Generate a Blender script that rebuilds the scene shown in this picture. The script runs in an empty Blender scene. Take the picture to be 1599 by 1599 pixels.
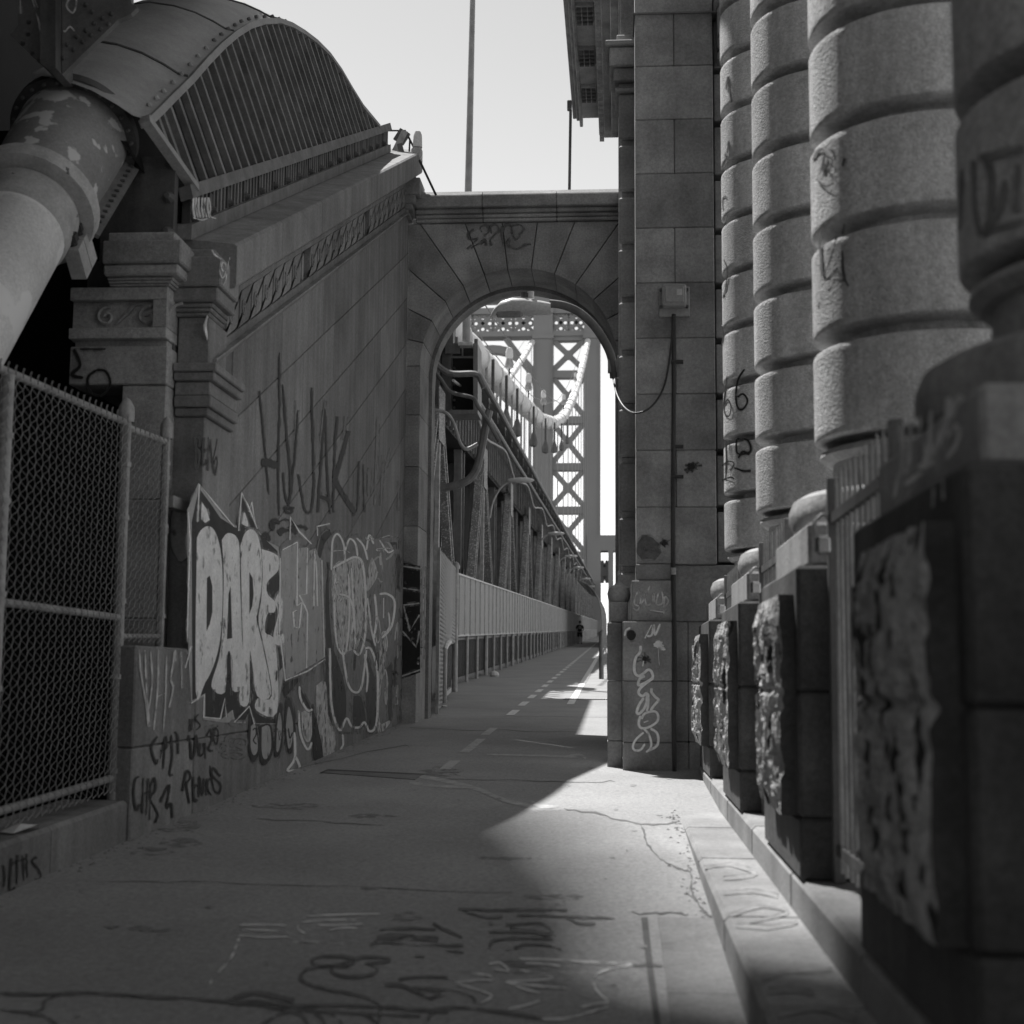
import bpy, bmesh, math, random
from mathutils import Vector, Matrix, noise
R = math.radians
random.seed(7)
sc = bpy.context.scene
col = sc.collection

# ---------------------------------------------------------------- camera
PITCH, YAW, ROLL, FPX, EYE = R(6.4), R(4.25), R(0.4), 2260.0, 1.25
SLOPE = .0319                                   # the walkway climbs towards the bridge
fw = Vector((-math.sin(YAW)*math.cos(PITCH), math.cos(YAW)*math.cos(PITCH), math.sin(PITCH)))
rt0 = Vector((math.cos(YAW), math.sin(YAW), 0)); up0 = rt0.cross(fw)
rt = rt0*math.cos(ROLL) + up0*math.sin(ROLL); up = -rt0*math.sin(ROLL) + up0*math.cos(ROLL)
C0 = Vector((0, 0, EYE))
cam_d = bpy.data.cameras.new('camera'); cam = bpy.data.objects.new('camera', cam_d); col.objects.link(cam)
cam.matrix_world = Matrix((rt, up, -fw)).transposed().to_4x4(); cam.location = C0
cam_d.sensor_width = 36; cam_d.lens = FPX/1599*36; cam_d.clip_start = .05; cam_d.clip_end = 6000
cam_d.dof.use_dof = True; cam_d.dof.focus_distance = 17.5; cam_d.dof.aperture_fstop = 2.7
sc.camera = cam

# ---------------------------------------------------------------- light
SUN_AZ, SUN_EL = R(33), R(57)                   # azimuth counted from the walkway direction towards the left
sdir = Vector((-math.sin(SUN_AZ)*math.cos(SUN_EL), math.cos(SUN_AZ)*math.cos(SUN_EL), math.sin(SUN_EL)))
sl = bpy.data.lights.new('sun', 'SUN'); sl.energy = 4.4; sl.angle = R(.53); sl.color = (1, .99, .98)
so = bpy.data.objects.new('sun', sl); col.objects.link(so); so.rotation_euler = sdir.to_track_quat('Z', 'Y').to_euler(); so.location = (0, 0, 60)
w = bpy.data.worlds.new('World'); sc.world = w; w.use_nodes = True
nt = w.node_tree; nt.nodes.clear()
sky = nt.nodes.new('ShaderNodeTexSky'); sky.sky_type = 'NISHITA'; sky.sun_disc = False
sky.sun_elevation = SUN_EL; sky.sun_rotation = -SUN_AZ; sky.dust_density = .2; sky.air_density = 1.0
bw = nt.nodes.new('ShaderNodeRGBToBW'); bg = nt.nodes.new('ShaderNodeBackground'); wo = nt.nodes.new('ShaderNodeOutputWorld')
bg.inputs['Strength'].default_value = .118
nt.links.new(sky.outputs[0], bw.inputs[0]); nt.links.new(bw.outputs[0], bg.inputs[0]); nt.links.new(bg.outputs[0], wo.inputs[0])
vs = sc.view_settings; vs.view_transform = 'Standard'; vs.look = 'None'; vs.gamma = 1; vs.exposure = .80; vs.use_curve_mapping = False

# ---------------------------------------------------------------- survey: photo measurements -> points on real surfaces
def ray(x, y): return fw*FPX + rt*(x-799.5) - up*(y-799.5)
def hit(x, y, p0, n):
    r = ray(x, y); n = Vector(n); return C0 + r*((Vector(p0)-C0).dot(n)/r.dot(n))
def on_x(X): return lambda x, y: hit(x, y, (X, 0, 0), (1, 0, 0))
def on_y(Y): return lambda x, y: hit(x, y, (0, Y, 0), (0, 1, 0))
def on_z(Z): return lambda x, y: hit(x, y, (0, 0, Z), (0, 0, 1))
def on_path(lift=0): return lambda x, y: hit(x, y, (0, 0, lift), (0, -SLOPE, 1))
def on_cyl(cx, cy, r):
    def f(x, y):
        d = ray(x, y); a = d.x**2+d.y**2; ox, oy = -cx, -cy; b = 2*(d.x*ox+d.y*oy); c = ox*ox+oy*oy-r*r
        q = max(0, b*b-4*a*c); t = (-b-math.sqrt(q))/(2*a); return C0 + d*t
    return f
def gz(y): return SLOPE*y                       # walkway height

# ---------------------------------------------------------------- materials (black and white film: everything neutral)
def mat(name, v, rough=.85, var=.25, scale=3., speck=.12, bump=.25, bscale=60., streak=0., spec=.3, metal=0., rnd=.1, bdist=.01, patch=None, alpha=None, wear=None):
    m = bpy.data.materials.new(name); m.use_nodes = True; t = m.node_tree; N = t.nodes; L = t.links
    b = N['Principled BSDF']; b.inputs['Roughness'].default_value = rough; b.inputs['Metallic'].default_value = metal
    b.inputs['Specular IOR Level'].default_value = spec
    tc = N.new('ShaderNodeTexCoord'); O = tc.outputs['Object']
    def noise_n(sc_, det=6, mapping=None):
        n = N.new('ShaderNodeTexNoise'); n.inputs['Scale'].default_value = sc_; n.inputs['Detail'].default_value = det
        if mapping:
            mp = N.new('ShaderNodeMapping'); mp.inputs['Scale'].default_value = mapping; L.new(O, mp.inputs[0]); L.new(mp.outputs[0], n.inputs['Vector'])
        else: L.new(O, n.inputs['Vector'])
        return n.outputs['Fac']
    def mth(op, a, b_):
        n = N.new('ShaderNodeMath'); n.operation = op
        for i, q in enumerate((a, b_)):
            if isinstance(q, (int, float)): n.inputs[i].default_value = q
            else: L.new(q, n.inputs[i])
        return n.outputs[0]
    def rng(f, lo, hi, a=.3, b_=.7):
        n = N.new('ShaderNodeMapRange'); n.inputs[1].default_value = a; n.inputs[2].default_value = b_; n.inputs[3].default_value = lo; n.inputs[4].default_value = hi
        L.new(f, n.inputs[0]); return n.outputs[0]
    f = rng(noise_n(scale), 1-var, 1+var)
    f = mth('MULTIPLY', f, rng(noise_n(130, 3), 1-speck, 1+speck))
    f = mth('MULTIPLY', f, rng(noise_n(38, 4), 1-speck*.9, 1+speck*.9))
    if streak: f = mth('MULTIPLY', f, rng(noise_n(2.2, 5, (3.5, 3.5, .22)), 1-streak, 1+streak*.5))
    if rnd:
        oi = N.new('ShaderNodeObjectInfo'); f = mth('MULTIPLY', f, rng(oi.outputs['Random'], 1-rnd, 1+rnd, 0, 1))
    val = mth('MULTIPLY', f, v)
    if patch:                                    # flaked paint, stains, shade of the rock gouges: (value, scale, threshold)
        pv, ps, th = patch[:3]
        k = rng(noise_n(ps, 7, patch[3] if len(patch) > 3 else None), 0, 1, th, th+.03)
        mx = N.new('ShaderNodeMix'); mx.data_type = 'FLOAT'; L.new(k, mx.inputs[0]); L.new(val, mx.inputs[2]); mx.inputs[3].default_value = pv; val = mx.outputs[0]
    cb = N.new('ShaderNodeCombineColor'); [L.new(val, cb.inputs[i]) for i in range(3)]
    L.new(cb.outputs[0], b.inputs['Base Color'])
    if bump:
        bp = N.new('ShaderNodeBump'); bp.inputs['Strength'].default_value = bump; bp.inputs['Distance'].default_value = bdist
        L.new(noise_n(bscale, 8), bp.inputs['Height']); L.new(bp.outputs[0], b.inputs['Normal'])
    if wear:                                     # paint worn off in spots, or a thin mist: (share left, softness)
        L.new(rng(noise_n(9, 9), 0, wear[1], wear[0]-.05, wear[0]+.10), b.inputs['Alpha'])
    if alpha:                                    # woven wire: (wires per metre, share of wire)
        d, s = alpha; ks = []
        for ax in ('Y', 'Z'):
            sx = N.new('ShaderNodeSeparateXYZ'); L.new(O, sx.inputs[0])
            k = mth('FRACT', mth('MULTIPLY', sx.outputs[ax], d), 0); ks.append(mth('LESS_THAN', k, s))
        L.new(mth('MAXIMUM', ks[0], ks[1]), b.inputs['Alpha'])
    return m
def bright(name, v, rough=.4, metal=0):
    return mat(name, v, rough, .08, 5, .03, 0, rnd=0, metal=metal)
GRAN = mat('granite wall', .26, rnd=.16, var=.2, scale=1.6, streak=.22, speck=.16, bump=.15)
GRAN2 = mat('granite arch', .32, rnd=.16, var=.3, scale=2.4, streak=.1, speck=.2, bump=.2)
GRANP = mat('granite pier', .33, rnd=.16, var=.3, scale=2.6, streak=.08, speck=.16, bump=.2)
DRUM = mat('bush hammered granite', .55, var=.14, scale=4, speck=.2, bump=.75, bscale=80, bdist=.014, rnd=.12, streak=.22)
PEDB = mat('grime and shade granite', .085, var=.3, scale=3, speck=.2, bump=.5, bscale=30, streak=.25)  # grime tone also carries the shade of the pedestal fronts
PED = mat('granite pedestal', .34, var=.22, scale=4, speck=.15, bump=.5, bscale=30, streak=.15)
ROCK = mat('rock faced granite', .46, var=.25, scale=9, speck=.2, bump=1.0, bscale=55, bdist=.02, streak=.3, patch=(.04, 9, .57, (1.6, 1.6, .5)))  # dark streaks in the colour stand in for shaded gouges
JOINT = mat('mortar', .17, var=.2, rnd=0)
STEP = mat('step stone', .25, var=.22, scale=2.5, speck=.16, bump=.3)
PATH = mat('walkway asphalt', .29, var=.14, scale=.9, speck=.2, bump=.3, bscale=90, rnd=0, patch=None)
EARTH = mat('ground', .12, rnd=0)
CRACK = mat('crack filler', .12, rnd=0)
STEELD = mat('dark painted steel', .10, rough=.55, var=.3, scale=4, streak=.3, bump=.15)
STEELM = mat('painted steel', .17, rough=.55, var=.2, scale=4, streak=.25, bump=.12)
STEELL = mat('pale painted steel', .42, rough=.6, var=.25, scale=7, streak=.2, bump=.3)
SPECK = mat('flaking lattice paint', .24, rough=.7, var=.3, bump=.5, bscale=25, patch=(.6, 24, .57))
COVER = mat('housing sheet', .30, rough=.5, var=.12, scale=2, streak=.12, bump=.1)
GRILLE = mat('grille steel', .20, rough=.6, var=.25, scale=6, streak=.2)
BLACKM = mat('shade black', .012, rough=.8, var=.3, rnd=0)  # near-black colour carries the deep shade of recesses and undersides
SLEEVE = mat('flaked sleeve paint', .24, rough=.5, var=.15, scale=3, patch=(.62, 5.0, .56), bump=.1)
WRAP = mat('pale cable wrap', .72, rough=.6, var=.1, scale=2, patch=(.8, 2.2, .53), bump=.12)
CLAMP = mat('chalky clamp', .42, rough=.7, var=.2, scale=5, patch=(.12, 9, .66))
GALV = mat('galvanised pipe', .40, rough=.5, var=.22, scale=9, metal=.2, streak=.2)
WIRE = mat('chain link wire', .28, rough=.5, var=.2, scale=10, metal=.2)
MESHM = mat('woven wire sheet', .42, rough=.7, var=.08, scale=2, rnd=.06, alpha=(26, .55))
MESHN = mat('woven wire screen', .36, rough=.7, var=.1, scale=2, rnd=.06, alpha=(15, .42))
TOWERM = mat('tower paint', .30, rough=.7, var=.06, scale=.15, rnd=0, bump=0)
CABLEW = mat('white bridge cable', .8, rough=.6, var=.12, scale=1.2, rnd=.05, bump=.2, bscale=8)
ROPE = mat('bridge rope', .35, rough=.6, var=.1, rnd=0)
LAMPM = mat('lamp housing', .55, rough=.35, var=.08, rnd=0, bump=0)
GLASS = mat('lamp lens', .25, rough=.25, var=.1, rnd=0, bump=0)
BULB = mat('globe', .8, rough=.3, var=.03, rnd=0, bump=0)
BOXM = mat('junction box', .36, rough=.5, var=.08, rnd=0, bump=.05)
DARKP = mat('black conduit', .05, rough=.5, var=.2, rnd=0)
CHROME = bright('brass padlock', .5, .25, .8)
WHITE = mat('white road paint', .72, rough=.8, var=.15, scale=14, patch=(.3, 18, .6), rnd=0)
P_LIGHT = mat('pale spray paint', .84, rough=.7, var=.12, scale=6, rnd=0, wear=(.305, 1.), bump=.1)
P_MID = mat('grey spray paint', .42, rough=.7, var=.12, scale=6, rnd=0, wear=(.305, 1.), bump=.1)
P_MIDD = mat('dull grey spray paint', .21, rough=.7, var=.2, scale=8, rnd=0, wear=(.305, 1.), bump=.1)
P_DARK = mat('dark spray paint', .045, rough=.7, var=.25, scale=6, rnd=0, wear=(.305, 1.), bump=.1)
P_BLACK = mat('black spray paint', .03, rough=.6, var=.2, scale=6, rnd=0, wear=(.305, 1.), bump=.1)
P_FADE = mat('faded black spray paint', .13, rough=.8, var=.4, scale=12, rnd=0, wear=(.37, 1.), bump=.1)
WORN = mat('worn asphalt', .38, var=.3, scale=10, rnd=0)
P_STAIN = mat('worn dark stain', .25, rough=.8, var=.3, scale=12, rnd=0, bump=.1)
P_WASH = mat('thin pale spray paint', .6, rough=.8, var=.3, scale=14, rnd=0, wear=(.37, 1.), bump=.1)
CLOTH = mat('black cloth', .02, rough=.9, rnd=0); SKIN = mat('skin', .3, rough=.6, rnd=0); PAPER = mat('paper', .7, rough=.8, rnd=0)
MIST = {}
def mist(m):                                        # overspray: the same paint as a thin mist
    if m.name not in MIST:
        v = {'pale spray paint': .72, 'grey spray paint': .42, 'dull grey spray paint': .21, 'thin pale spray paint': .6}.get(m.name, .05)
        MIST[m.name] = mat('mist of '+m.name, v, rough=.8, var=.1, rnd=0, bump=0, wear=(.5, .42))
    return MIST[m.name]
RUBBER = mat('expansion joint rubber', .03, rough=.6, rnd=0)

# ---------------------------------------------------------------- mesh helpers
class MB:
    def __init__(s): s.v = []; s.f = []
    def add(s, vs_, fs):
        o = len(s.v); s.v += [tuple(p) for p in vs_]; s.f += [tuple(i+o for i in q) for q in fs]; return s
    def box(s, x0, x1, y0, y1, z0, z1, c=0):
        if c <= 0:
            return s.add([(x, y, z) for z in (z0, z1) for y in (y0, y1) for x in (x0, x1)],
                         [(0, 2, 3, 1), (4, 5, 7, 6), (0, 1, 5, 4), (2, 6, 7, 3), (0, 4, 6, 2), (1, 3, 7, 5)])
        c = min(c, (x1-x0)*.45, (y1-y0)*.45, (z1-z0)*.45); P = []; I = {}
        for sx in (0, 1):
            for sy in (0, 1):
                for sz in (0, 1):
                    X = (x0, x1)[sx]; Y = (y0, y1)[sy]; Z = (z0, z1)[sz]; dx = c*(1-2*sx); dy = c*(1-2*sy); dz = c*(1-2*sz)
                    for a, p in enumerate(((X, Y+dy, Z+dz), (X+dx, Y, Z+dz), (X+dx, Y+dy, Z))): I[sx, sy, sz, a] = len(P); P.append(p)
        F = []
        for a in range(3):
            o = [i for i in range(3) if i != a]
            for sd in (0, 1):
                q = []
                for u, v in ((0, 0), (1, 0), (1, 1), (0, 1)):
                    k = [0, 0, 0]; k[a] = sd; k[o[0]] = u; k[o[1]] = v; q.append(I[k[0], k[1], k[2], a])
                F.append(tuple(q))
            # edges along axis a
            for u in (0, 1):
                for v in (0, 1):
                    q = []
                    for t_, fa in ((0, o[0]), (0, o[1]), (1, o[1]), (1, o[0])):
                        k = [0, 0, 0]; k[a] = t_; k[o[0]] = u; k[o[1]] = v; q.append(I[k[0], k[1], k[2], fa])
                    F.append(tuple(q))
        for k in [(a, b, d) for a in (0, 1) for b in (0, 1) for d in (0, 1)]: F.append(tuple(I[k[0], k[1], k[2], a] for a in range(3)))
        return s.add(P, F)
    def tube(s, pts, r, n=8, cap=True):
        pts = [Vector(p) for p in pts]; rs = r if isinstance(r, (list, tuple)) else [r]*len(pts); V = []; F = []
        t0 = (pts[1]-pts[0]).normalized(); a = t0.orthogonal().normalized()
        for i, p in enumerate(pts):
            t = (pts[min(i+1, len(pts)-1)]-pts[max(i-1, 0)]).normalized(); a = (a - t*a.dot(t)).normalized(); b = t.cross(a)
            for k in range(n): th = 2*math.pi*(k+.5)/n; V.append(p + (a*math.cos(th)+b*math.sin(th))*rs[i])
        for i in range(len(pts)-1):
            for k in range(n): F.append((i*n+k, i*n+(k+1) % n, (i+1)*n+(k+1) % n, (i+1)*n+k))
        if cap: F += [tuple(range(n))[::-1], tuple(range((len(pts)-1)*n, len(pts)*n))]
        return s.add(V, F)
    def bar(s, a, b, wd, th, side=(1, 0, 0)):            # flat bar from a to b, wd across, th along side
        a = Vector(a); b = Vector(b); t = (b-a).normalized(); sd = Vector(side); sd = (sd-t*sd.dot(t)).normalized(); u = t.cross(sd)
        V = [p+sd*(th/2*i)+u*(wd/2*j) for p in (a, b) for i, j in ((-1, -1), (1, -1), (1, 1), (-1, 1))]
        return s.add(V, [(0, 1, 2, 3), (7, 6, 5, 4), (0, 4, 5, 1), (1, 5, 6, 2), (2, 6, 7, 3), (3, 7, 4, 0)])
    def prism(s, front, back):                            # two matching outlines
        n = len(front)
        return s.add(list(front)+list(back), [tuple(range(n)), tuple(range(2*n-1, n-1, -1))]+[(i, n+i, n+(i+1) % n, (i+1) % n) for i in range(n)])
    def lathe(s, prof, c=(0, 0, 0), n=32, a0=0, a1=2*math.pi):
        V = []; F = []; full = abs(a1-a0-2*math.pi) < 1e-6; m = n if full else n+1
        for r, z in prof:
            for k in range(m): th = a0+(a1-a0)*k/n; V.append((c[0]+r*math.cos(th), c[1]+r*math.sin(th), c[2]+z))
        for i in range(len(prof)-1):
            for k in range(n): k2 = (k+1) % m; F.append((i*m+k, i*m+k2, (i+1)*m+k2, (i+1)*m+k))
        return s.add(V, F)
    def mesh(s, name, m, smooth=False):
        me = bpy.data.meshes.new(name); me.from_pydata(s.v, [], s.f); me.materials.append(m)
        bm = bmesh.new(); bm.from_mesh(me); bmesh.ops.recalc_face_normals(bm, faces=bm.faces)
        if smooth:
            for f in bm.faces: f.smooth = True
            for e in bm.edges:
                if len(e.link_faces) == 2 and e.calc_face_angle() > R(35): e.smooth = False
        bm.to_mesh(me); bm.free(); return me
    def build(s, name, m, parent=None, smooth=False):
        return obj(name, s.mesh(name, m, smooth), parent)
def obj(name, me, parent=None, loc=None):
    o = bpy.data.objects.new(name, me); col.objects.link(o)
    if parent is not None:
        o.parent = parent
        if loc is None:
            q = parent; off = Vector()
            while q is not None: off += q.location; q = q.parent
            o.location = -off
        else: o.location = loc
    elif loc is not None: o.location = loc
    return o
def thing(name, label, cat, loc=(0, 0, 0), group=None):
    o = bpy.data.objects.new(name, None); col.objects.link(o); o.location = loc; o.empty_display_size = .2
    return tag(o, label, cat, group)
def tag(o, label, cat, group=None):
    o['label'] = label; o['category'] = cat
    if group: o['group'] = group
    return o
def structure(o): o['kind'] = 'structure'; return o
def stuff(o): o['kind'] = 'stuff'; return o
def clip(poly, a, b, c):                                   # keep a*u+b*v >= c
    out = []
    for i in range(len(poly)):
        p, q = poly[i], poly[(i+1) % len(poly)]; dp = a*p[0]+b*p[1]-c; dq = a*q[0]+b*q[1]-c
        if dp >= 0: out.append(p)
        if dp*dq < 0: t = dp/(dp-dq); out.append((p[0]+(q[0]-p[0])*t, p[1]+(q[1]-p[1])*t))
    return out
def inset(poly, d):
    n = len(poly); A = sum(poly[i][0]*poly[(i+1) % n][1]-poly[(i+1) % n][0]*poly[i][1] for i in range(n)); sg = 1 if A > 0 else -1; out = []
    for i in range(n):
        p0, p, p1 = Vector(poly[i-1]), Vector(poly[i]), Vector(poly[(i+1) % n])
        e0 = (p-p0); e1 = (p1-p)
        if e0.length < 1e-6 or e1.length < 1e-6: out.append(tuple(p)); continue
        e0.normalize(); e1.normalize(); n0 = Vector((-e0.y, e0.x))*sg; n1 = Vector((-e1.y, e1.x))*sg
        k = n0+n1; den = max(.3, 1+n0.dot(n1)); q = p+k*(d/den); out.append((q.x, q.y))
    return out
def area(poly): return abs(sum(poly[i][0]*poly[(i+1) % len(poly)][1]-poly[(i+1) % len(poly)][0]*poly[i][1] for i in range(len(poly))))/2
def stone(poly, to3, depth, m, parent, name='stone', gap=.004, ch=.008, proud=0.):
    """a block cut from a 2-D outline: chamfered face, to3(u, v, out) gives the point"""
    p = inset(poly, gap); q = inset(p, ch); b = MB(); n = len(p)
    V = [to3(u, v, proud) for u, v in q]+[to3(u, v, proud-ch) for u, v in p]+[to3(u, v, -depth) for u, v in p]
    F = [tuple(range(n)), tuple(range(3*n-1, 2*n-1, -1))]
    for k in (0, 1): F += [(k*n+i, k*n+n+i, k*n+n+(i+1) % n, k*n+(i+1) % n) for i in range(n)]
    b.add(V, F); return b.build(name, m, parent)
def smooth_line(pts, n=5):
    P = [Vector(p) for p in pts]; out = []
    for i in range(len(P)-1):
        a, b, c, d = P[max(i-1, 0)], P[i], P[i+1], P[min(i+2, len(P)-1)]
        for k in range(n):
            t = k/n; out.append(.5*((2*b)+(c-a)*t+(2*a-5*b+4*c-d)*t*t+(3*b-a-3*c+d)*t**3))
    out.append(P[-1]); return out
class Paint:
    """spray paint lying on a surface; outlines were measured on the photograph and are laid on the surface itself"""
    def __init__(s, surf, lift, zx=0, zy=0, zs=1.): s.surf = surf; s.lift = lift; s.b = MB(); s.h = MB(); s.z = (zx, zy, zs)
    def P(s, p): zx, zy, k = s.z; q = s.surf(zx+p[0]/k, zy+p[1]/k); d = (C0-q).normalized(); return q+d*s.lift
    def line(s, pts, wd, curve=True, taper=True, jag=0.):
        s.lift += .00012
        q = smooth_line(pts) if curve and len(pts) > 2 else [Vector(p) for p in pts]; V = []; n = len(q)
        for i, p in enumerate(q):
            t = (q[min(i+1, n-1)]-q[max(i-1, 0)]); t = t.normalized() if t.length > 1e-6 else Vector((1, 0)); u = Vector((-t.y, t.x))
            w_ = wd*(.55 if taper and i in (0, n-1) else 1)/2
            if jag: w_ *= random.uniform(.25, 1.25); p = p+u*random.uniform(-jag, jag)
            V += [s.P(p+u*w_), s.P(p-u*w_)]
        s.b.add(V, [(2*i, 2*i+1, 2*i+3, 2*i+2) for i in range(n-1)])
        if not jag: s.halo(q, wd)
        return s
    def halo(s, q, wd):
        n = len(q); V = []; s.lift -= .0022; k = wd*.5+1.6*s.z[2]
        for i, p in enumerate(q):
            t = (q[min(i+1, n-1)]-q[max(i-1, 0)]); t = t.normalized() if t.length > 1e-6 else Vector((1, 0)); u = Vector((-t.y, t.x)); V += [s.P(p+u*k), s.P(p-u*k)]
        s.h.add(V, [(2*i, 2*i+1, 2*i+3, 2*i+2) for i in range(n-1)]); s.lift += .0022
    def fill(s, pts, curve=False):
        s.lift += .00012
        q = smooth_line(list(pts)+[pts[0]], 4)[:-1] if curve else pts
        s.b.add([s.P(p) for p in q], [tuple(range(len(q)))]); s.halo([Vector(p) for p in list(q)+[q[0]]], 3*s.z[2]); return s
    def blob(s, x, y, rx, ry, jag=.25, n=18):
        return s.fill([(x+rx*math.cos(6.283*k/n)*(1+random.uniform(-jag, jag)), y+ry*math.sin(6.283*k/n)*(1+random.uniform(-jag, jag))) for k in range(n)])
    def drips(s, pts, n, l, wd):
        for k in range(n):
            a, b_ = random.choice(list(zip(pts, pts[1:]))); t = random.random(); x = a[0]+(b_[0]-a[0])*t; y = a[1]+(b_[1]-a[1])*t; s.line([(x, y), (x+random.uniform(-1, 1), y+random.uniform(.3, 1)*l)], wd, False)
        return s
    def scrawl(s, x0, x1, y0, y1, n, wd):                        # layers of old throw-ups: loops and slashes
        for k in range(n):
            x = random.uniform(x0, x1); y = random.uniform(y0, y1); a = random.uniform(0, 6.28); pts = []
            rx = (x1-x0)*random.uniform(.04, .12); ry = (y1-y0)*random.uniform(.05, .16)
            for i in range(random.randint(5, 10)):
                a += random.uniform(.5, 1.3); x += random.uniform(-.1, .5)*rx; pts.append((min(x1, max(x0, x+rx*math.cos(a))), min(y1, max(y0, y+ry*math.sin(a)))))
            s.line(pts, wd*random.uniform(.6, 1.4))
        return s
    def done(s, m, parent, name='graffiti'):
        if name == 'graffiti' and s.h.v: s.h.build('overspray', mist(m), parent)
        return s.b.build(name, m, parent)
# ================================================================ ground, walkway, steps
structure(MB().add([(-3000, -3000, -2.2), (3000, -3000, -2.2), (3000, 3000, -2.2), (-3000, 3000, -2.2)], [(0, 1, 2, 3)]).build('ground', EARTH))
def sheet(name, x0, x1, y0, y1, m, lift=0., t=.3, ny=1):
    b = MB(); n = ny+1
    V = []
    for i in range(n):
        y = y0+(y1-y0)*i/ny; V += [(x0, y, gz(y)+lift), (x1, y, gz(y)+lift), (x1, y, gz(y)+lift-t), (x0, y, gz(y)+lift-t)]
    F = [(0, 3, 2, 1), (4*ny, 4*ny+1, 4*ny+2, 4*ny+3)]
    for i in range(ny):
        for k in range(4): F.append((4*i+k, 4*i+(k+1) % 4, 4*i+4+(k+1) % 4, 4*i+4+k))
    return b.add(V, F).build(name, m)
path = structure(sheet('path', -3.3, 3.0, -14, 20.62, PATH, ny=12))
path2 = structure(sheet('path', -4.2, -.1, 20.66, 330, PATH, ny=40))
o = MB().box(-2.66, -.03, 20.615, 20.665, gz(20.6)-.05, gz(20.6)-.012).build('expansion_joint', RUBBER, path)
# steps beside the colonnade: level treads that the climbing walkway swallows
steps = []
y = -6.0
while y < 10.4:
    y1 = min(y+random.uniform(1.5, 2.1), 10.45)
    steps.append((y, y1)); y = y1
st1 = structure(MB().box(.43, 2.2, -6, 10.40, -.2, .26).build('step', JOINT))
for a, b_ in steps: MB().box(.405, .92, a+.003, b_-.003, -.15, .324, .018).build('step_stone', STEP, st1)
st2 = structure(MB().box(.72, 3.5, -6, 12.9, -.2, .41).build('terrace', JOINT))
for k in range(11):
    a = -6+k*1.72; MB().box(.69, 1.6, a+.003, min(a+1.717, 12.9), -.1, .472, .02).build('step_stone', STEP, st2)
    MB().box(1.604, 3.4, a+.003, min(a+1.717, 12.9), -.1, .468, .01).build('step_stone', STEP, st2)
MB().box(.135, .40, 1, 6.45, .05, .10).build('gutter_bed', JOINT, path)
for k in range(4):
    a = 1.2+k*1.31; b = MB(); y0_, y1_ = a, a+1.305
    V = [(x, y_, gz(y_)+dz) for y_ in (y0_, y1_) for x, dz in ((.165, -.08), (.402, -.08), (.402, .008), (.165, .008))]
    b.add(V, [(0, 1, 2, 3), (7, 6, 5, 4), (0, 4, 5, 1), (1, 5, 6, 2), (2, 6, 7, 3), (3, 7, 4, 0)]).build('gutter_stone', STEP, path)
gp = Paint(on_path(.002), .003)
gp.line([(1006, 1432), (1008, 1450), (1016, 1520), (1027, 1600), (1032, 1640)], 10, taper=False)
gp.done(CRACK, path, 'gutter_gap')
# cracks and tar lines on the walkway
cr = Paint(on_path(.002), .003)
for pts, wd in [([(880, 1263), (930, 1270), (970, 1281), (1010, 1287), (1058, 1284)], 2.6), ([(1000, 1286), (1006, 1300), (1012, 1318), (1030, 1340), (1060, 1355), (1078, 1364), (1080, 1390), (1086, 1405)], 3.2),
                ([(985, 1424), (1000, 1427), (1040, 1425), (1075, 1428)], 3), ([(1085, 1400), (1094, 1416), (1106, 1428)], 4), ([(1072, 1395), (1080, 1402)], 6),
                ([(400, 1278), (500, 1283), (600, 1288)], .8), ([(120, 1375), (300, 1377), (500, 1383), (800, 1394)], .7), ([(430, 1208), (600, 1168), (640, 1166)], 1.2),
                ([(690, 1216), (800, 1218), (900, 1221), (960, 1219)], .8), ([(640, 1137), (760, 1140), (900, 1142)], .7)]: cr.line(pts, wd, jag=1.6)
cr.done(CRACK, path, 'crack')
wp = Paint(on_path(.002), .004)
wp.line([(655, 1212), (700, 1220), (745, 1232), (790, 1250), (830, 1258)], 6).line([(640, 1222), (690, 1228), (740, 1229)], 4).line([(830, 1252), (845, 1259), (872, 1258)], 6)
wp.line([(760, 1178), (850, 1180), (900, 1182)], 2.5).line([(880, 1182), (905, 1178), (915, 1185)], 3)
wp.done(WORN, path, 'worn_patch')
# hatch cover let into the walkway
hb = MB(); q = [on_path(.0)(*p) for p in ((500, 1207), (512, 1202), (662, 1209), (648, 1218))]
hb.prism([p+Vector((0, 0, .006)) for p in q], [p-Vector((0, 0, .03)) for p in q])
hc = tag(hb.build('hatch_cover', STEELM), 'flat steel hatch cover let into the walkway beside the painted wall', 'hatch')
q2 = Paint(on_path(.007), .003); q2.line([(500, 1207), (512, 1202), (662, 1209)], 2.2, False); q2.done(RUBBER, hc, 'frame_gap')
# drain grate
g0 = thing('drain_grate', 'long narrow drain grate across the walkway just past the arch', 'grate', (-.5, 26, gz(26)))
for k in range(22):
    x = -.95+k*.045; MB().box(x, x+.028, 25.6, 25.95, gz(25.8)-.01, gz(25.8)+.012).build('grate_bar', GALV, g0)
MB().box(-.98, .05, 25.55, 26, gz(25.8)-.03, gz(25.8)-.002).build('grate_pit', RUBBER, g0)
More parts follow.
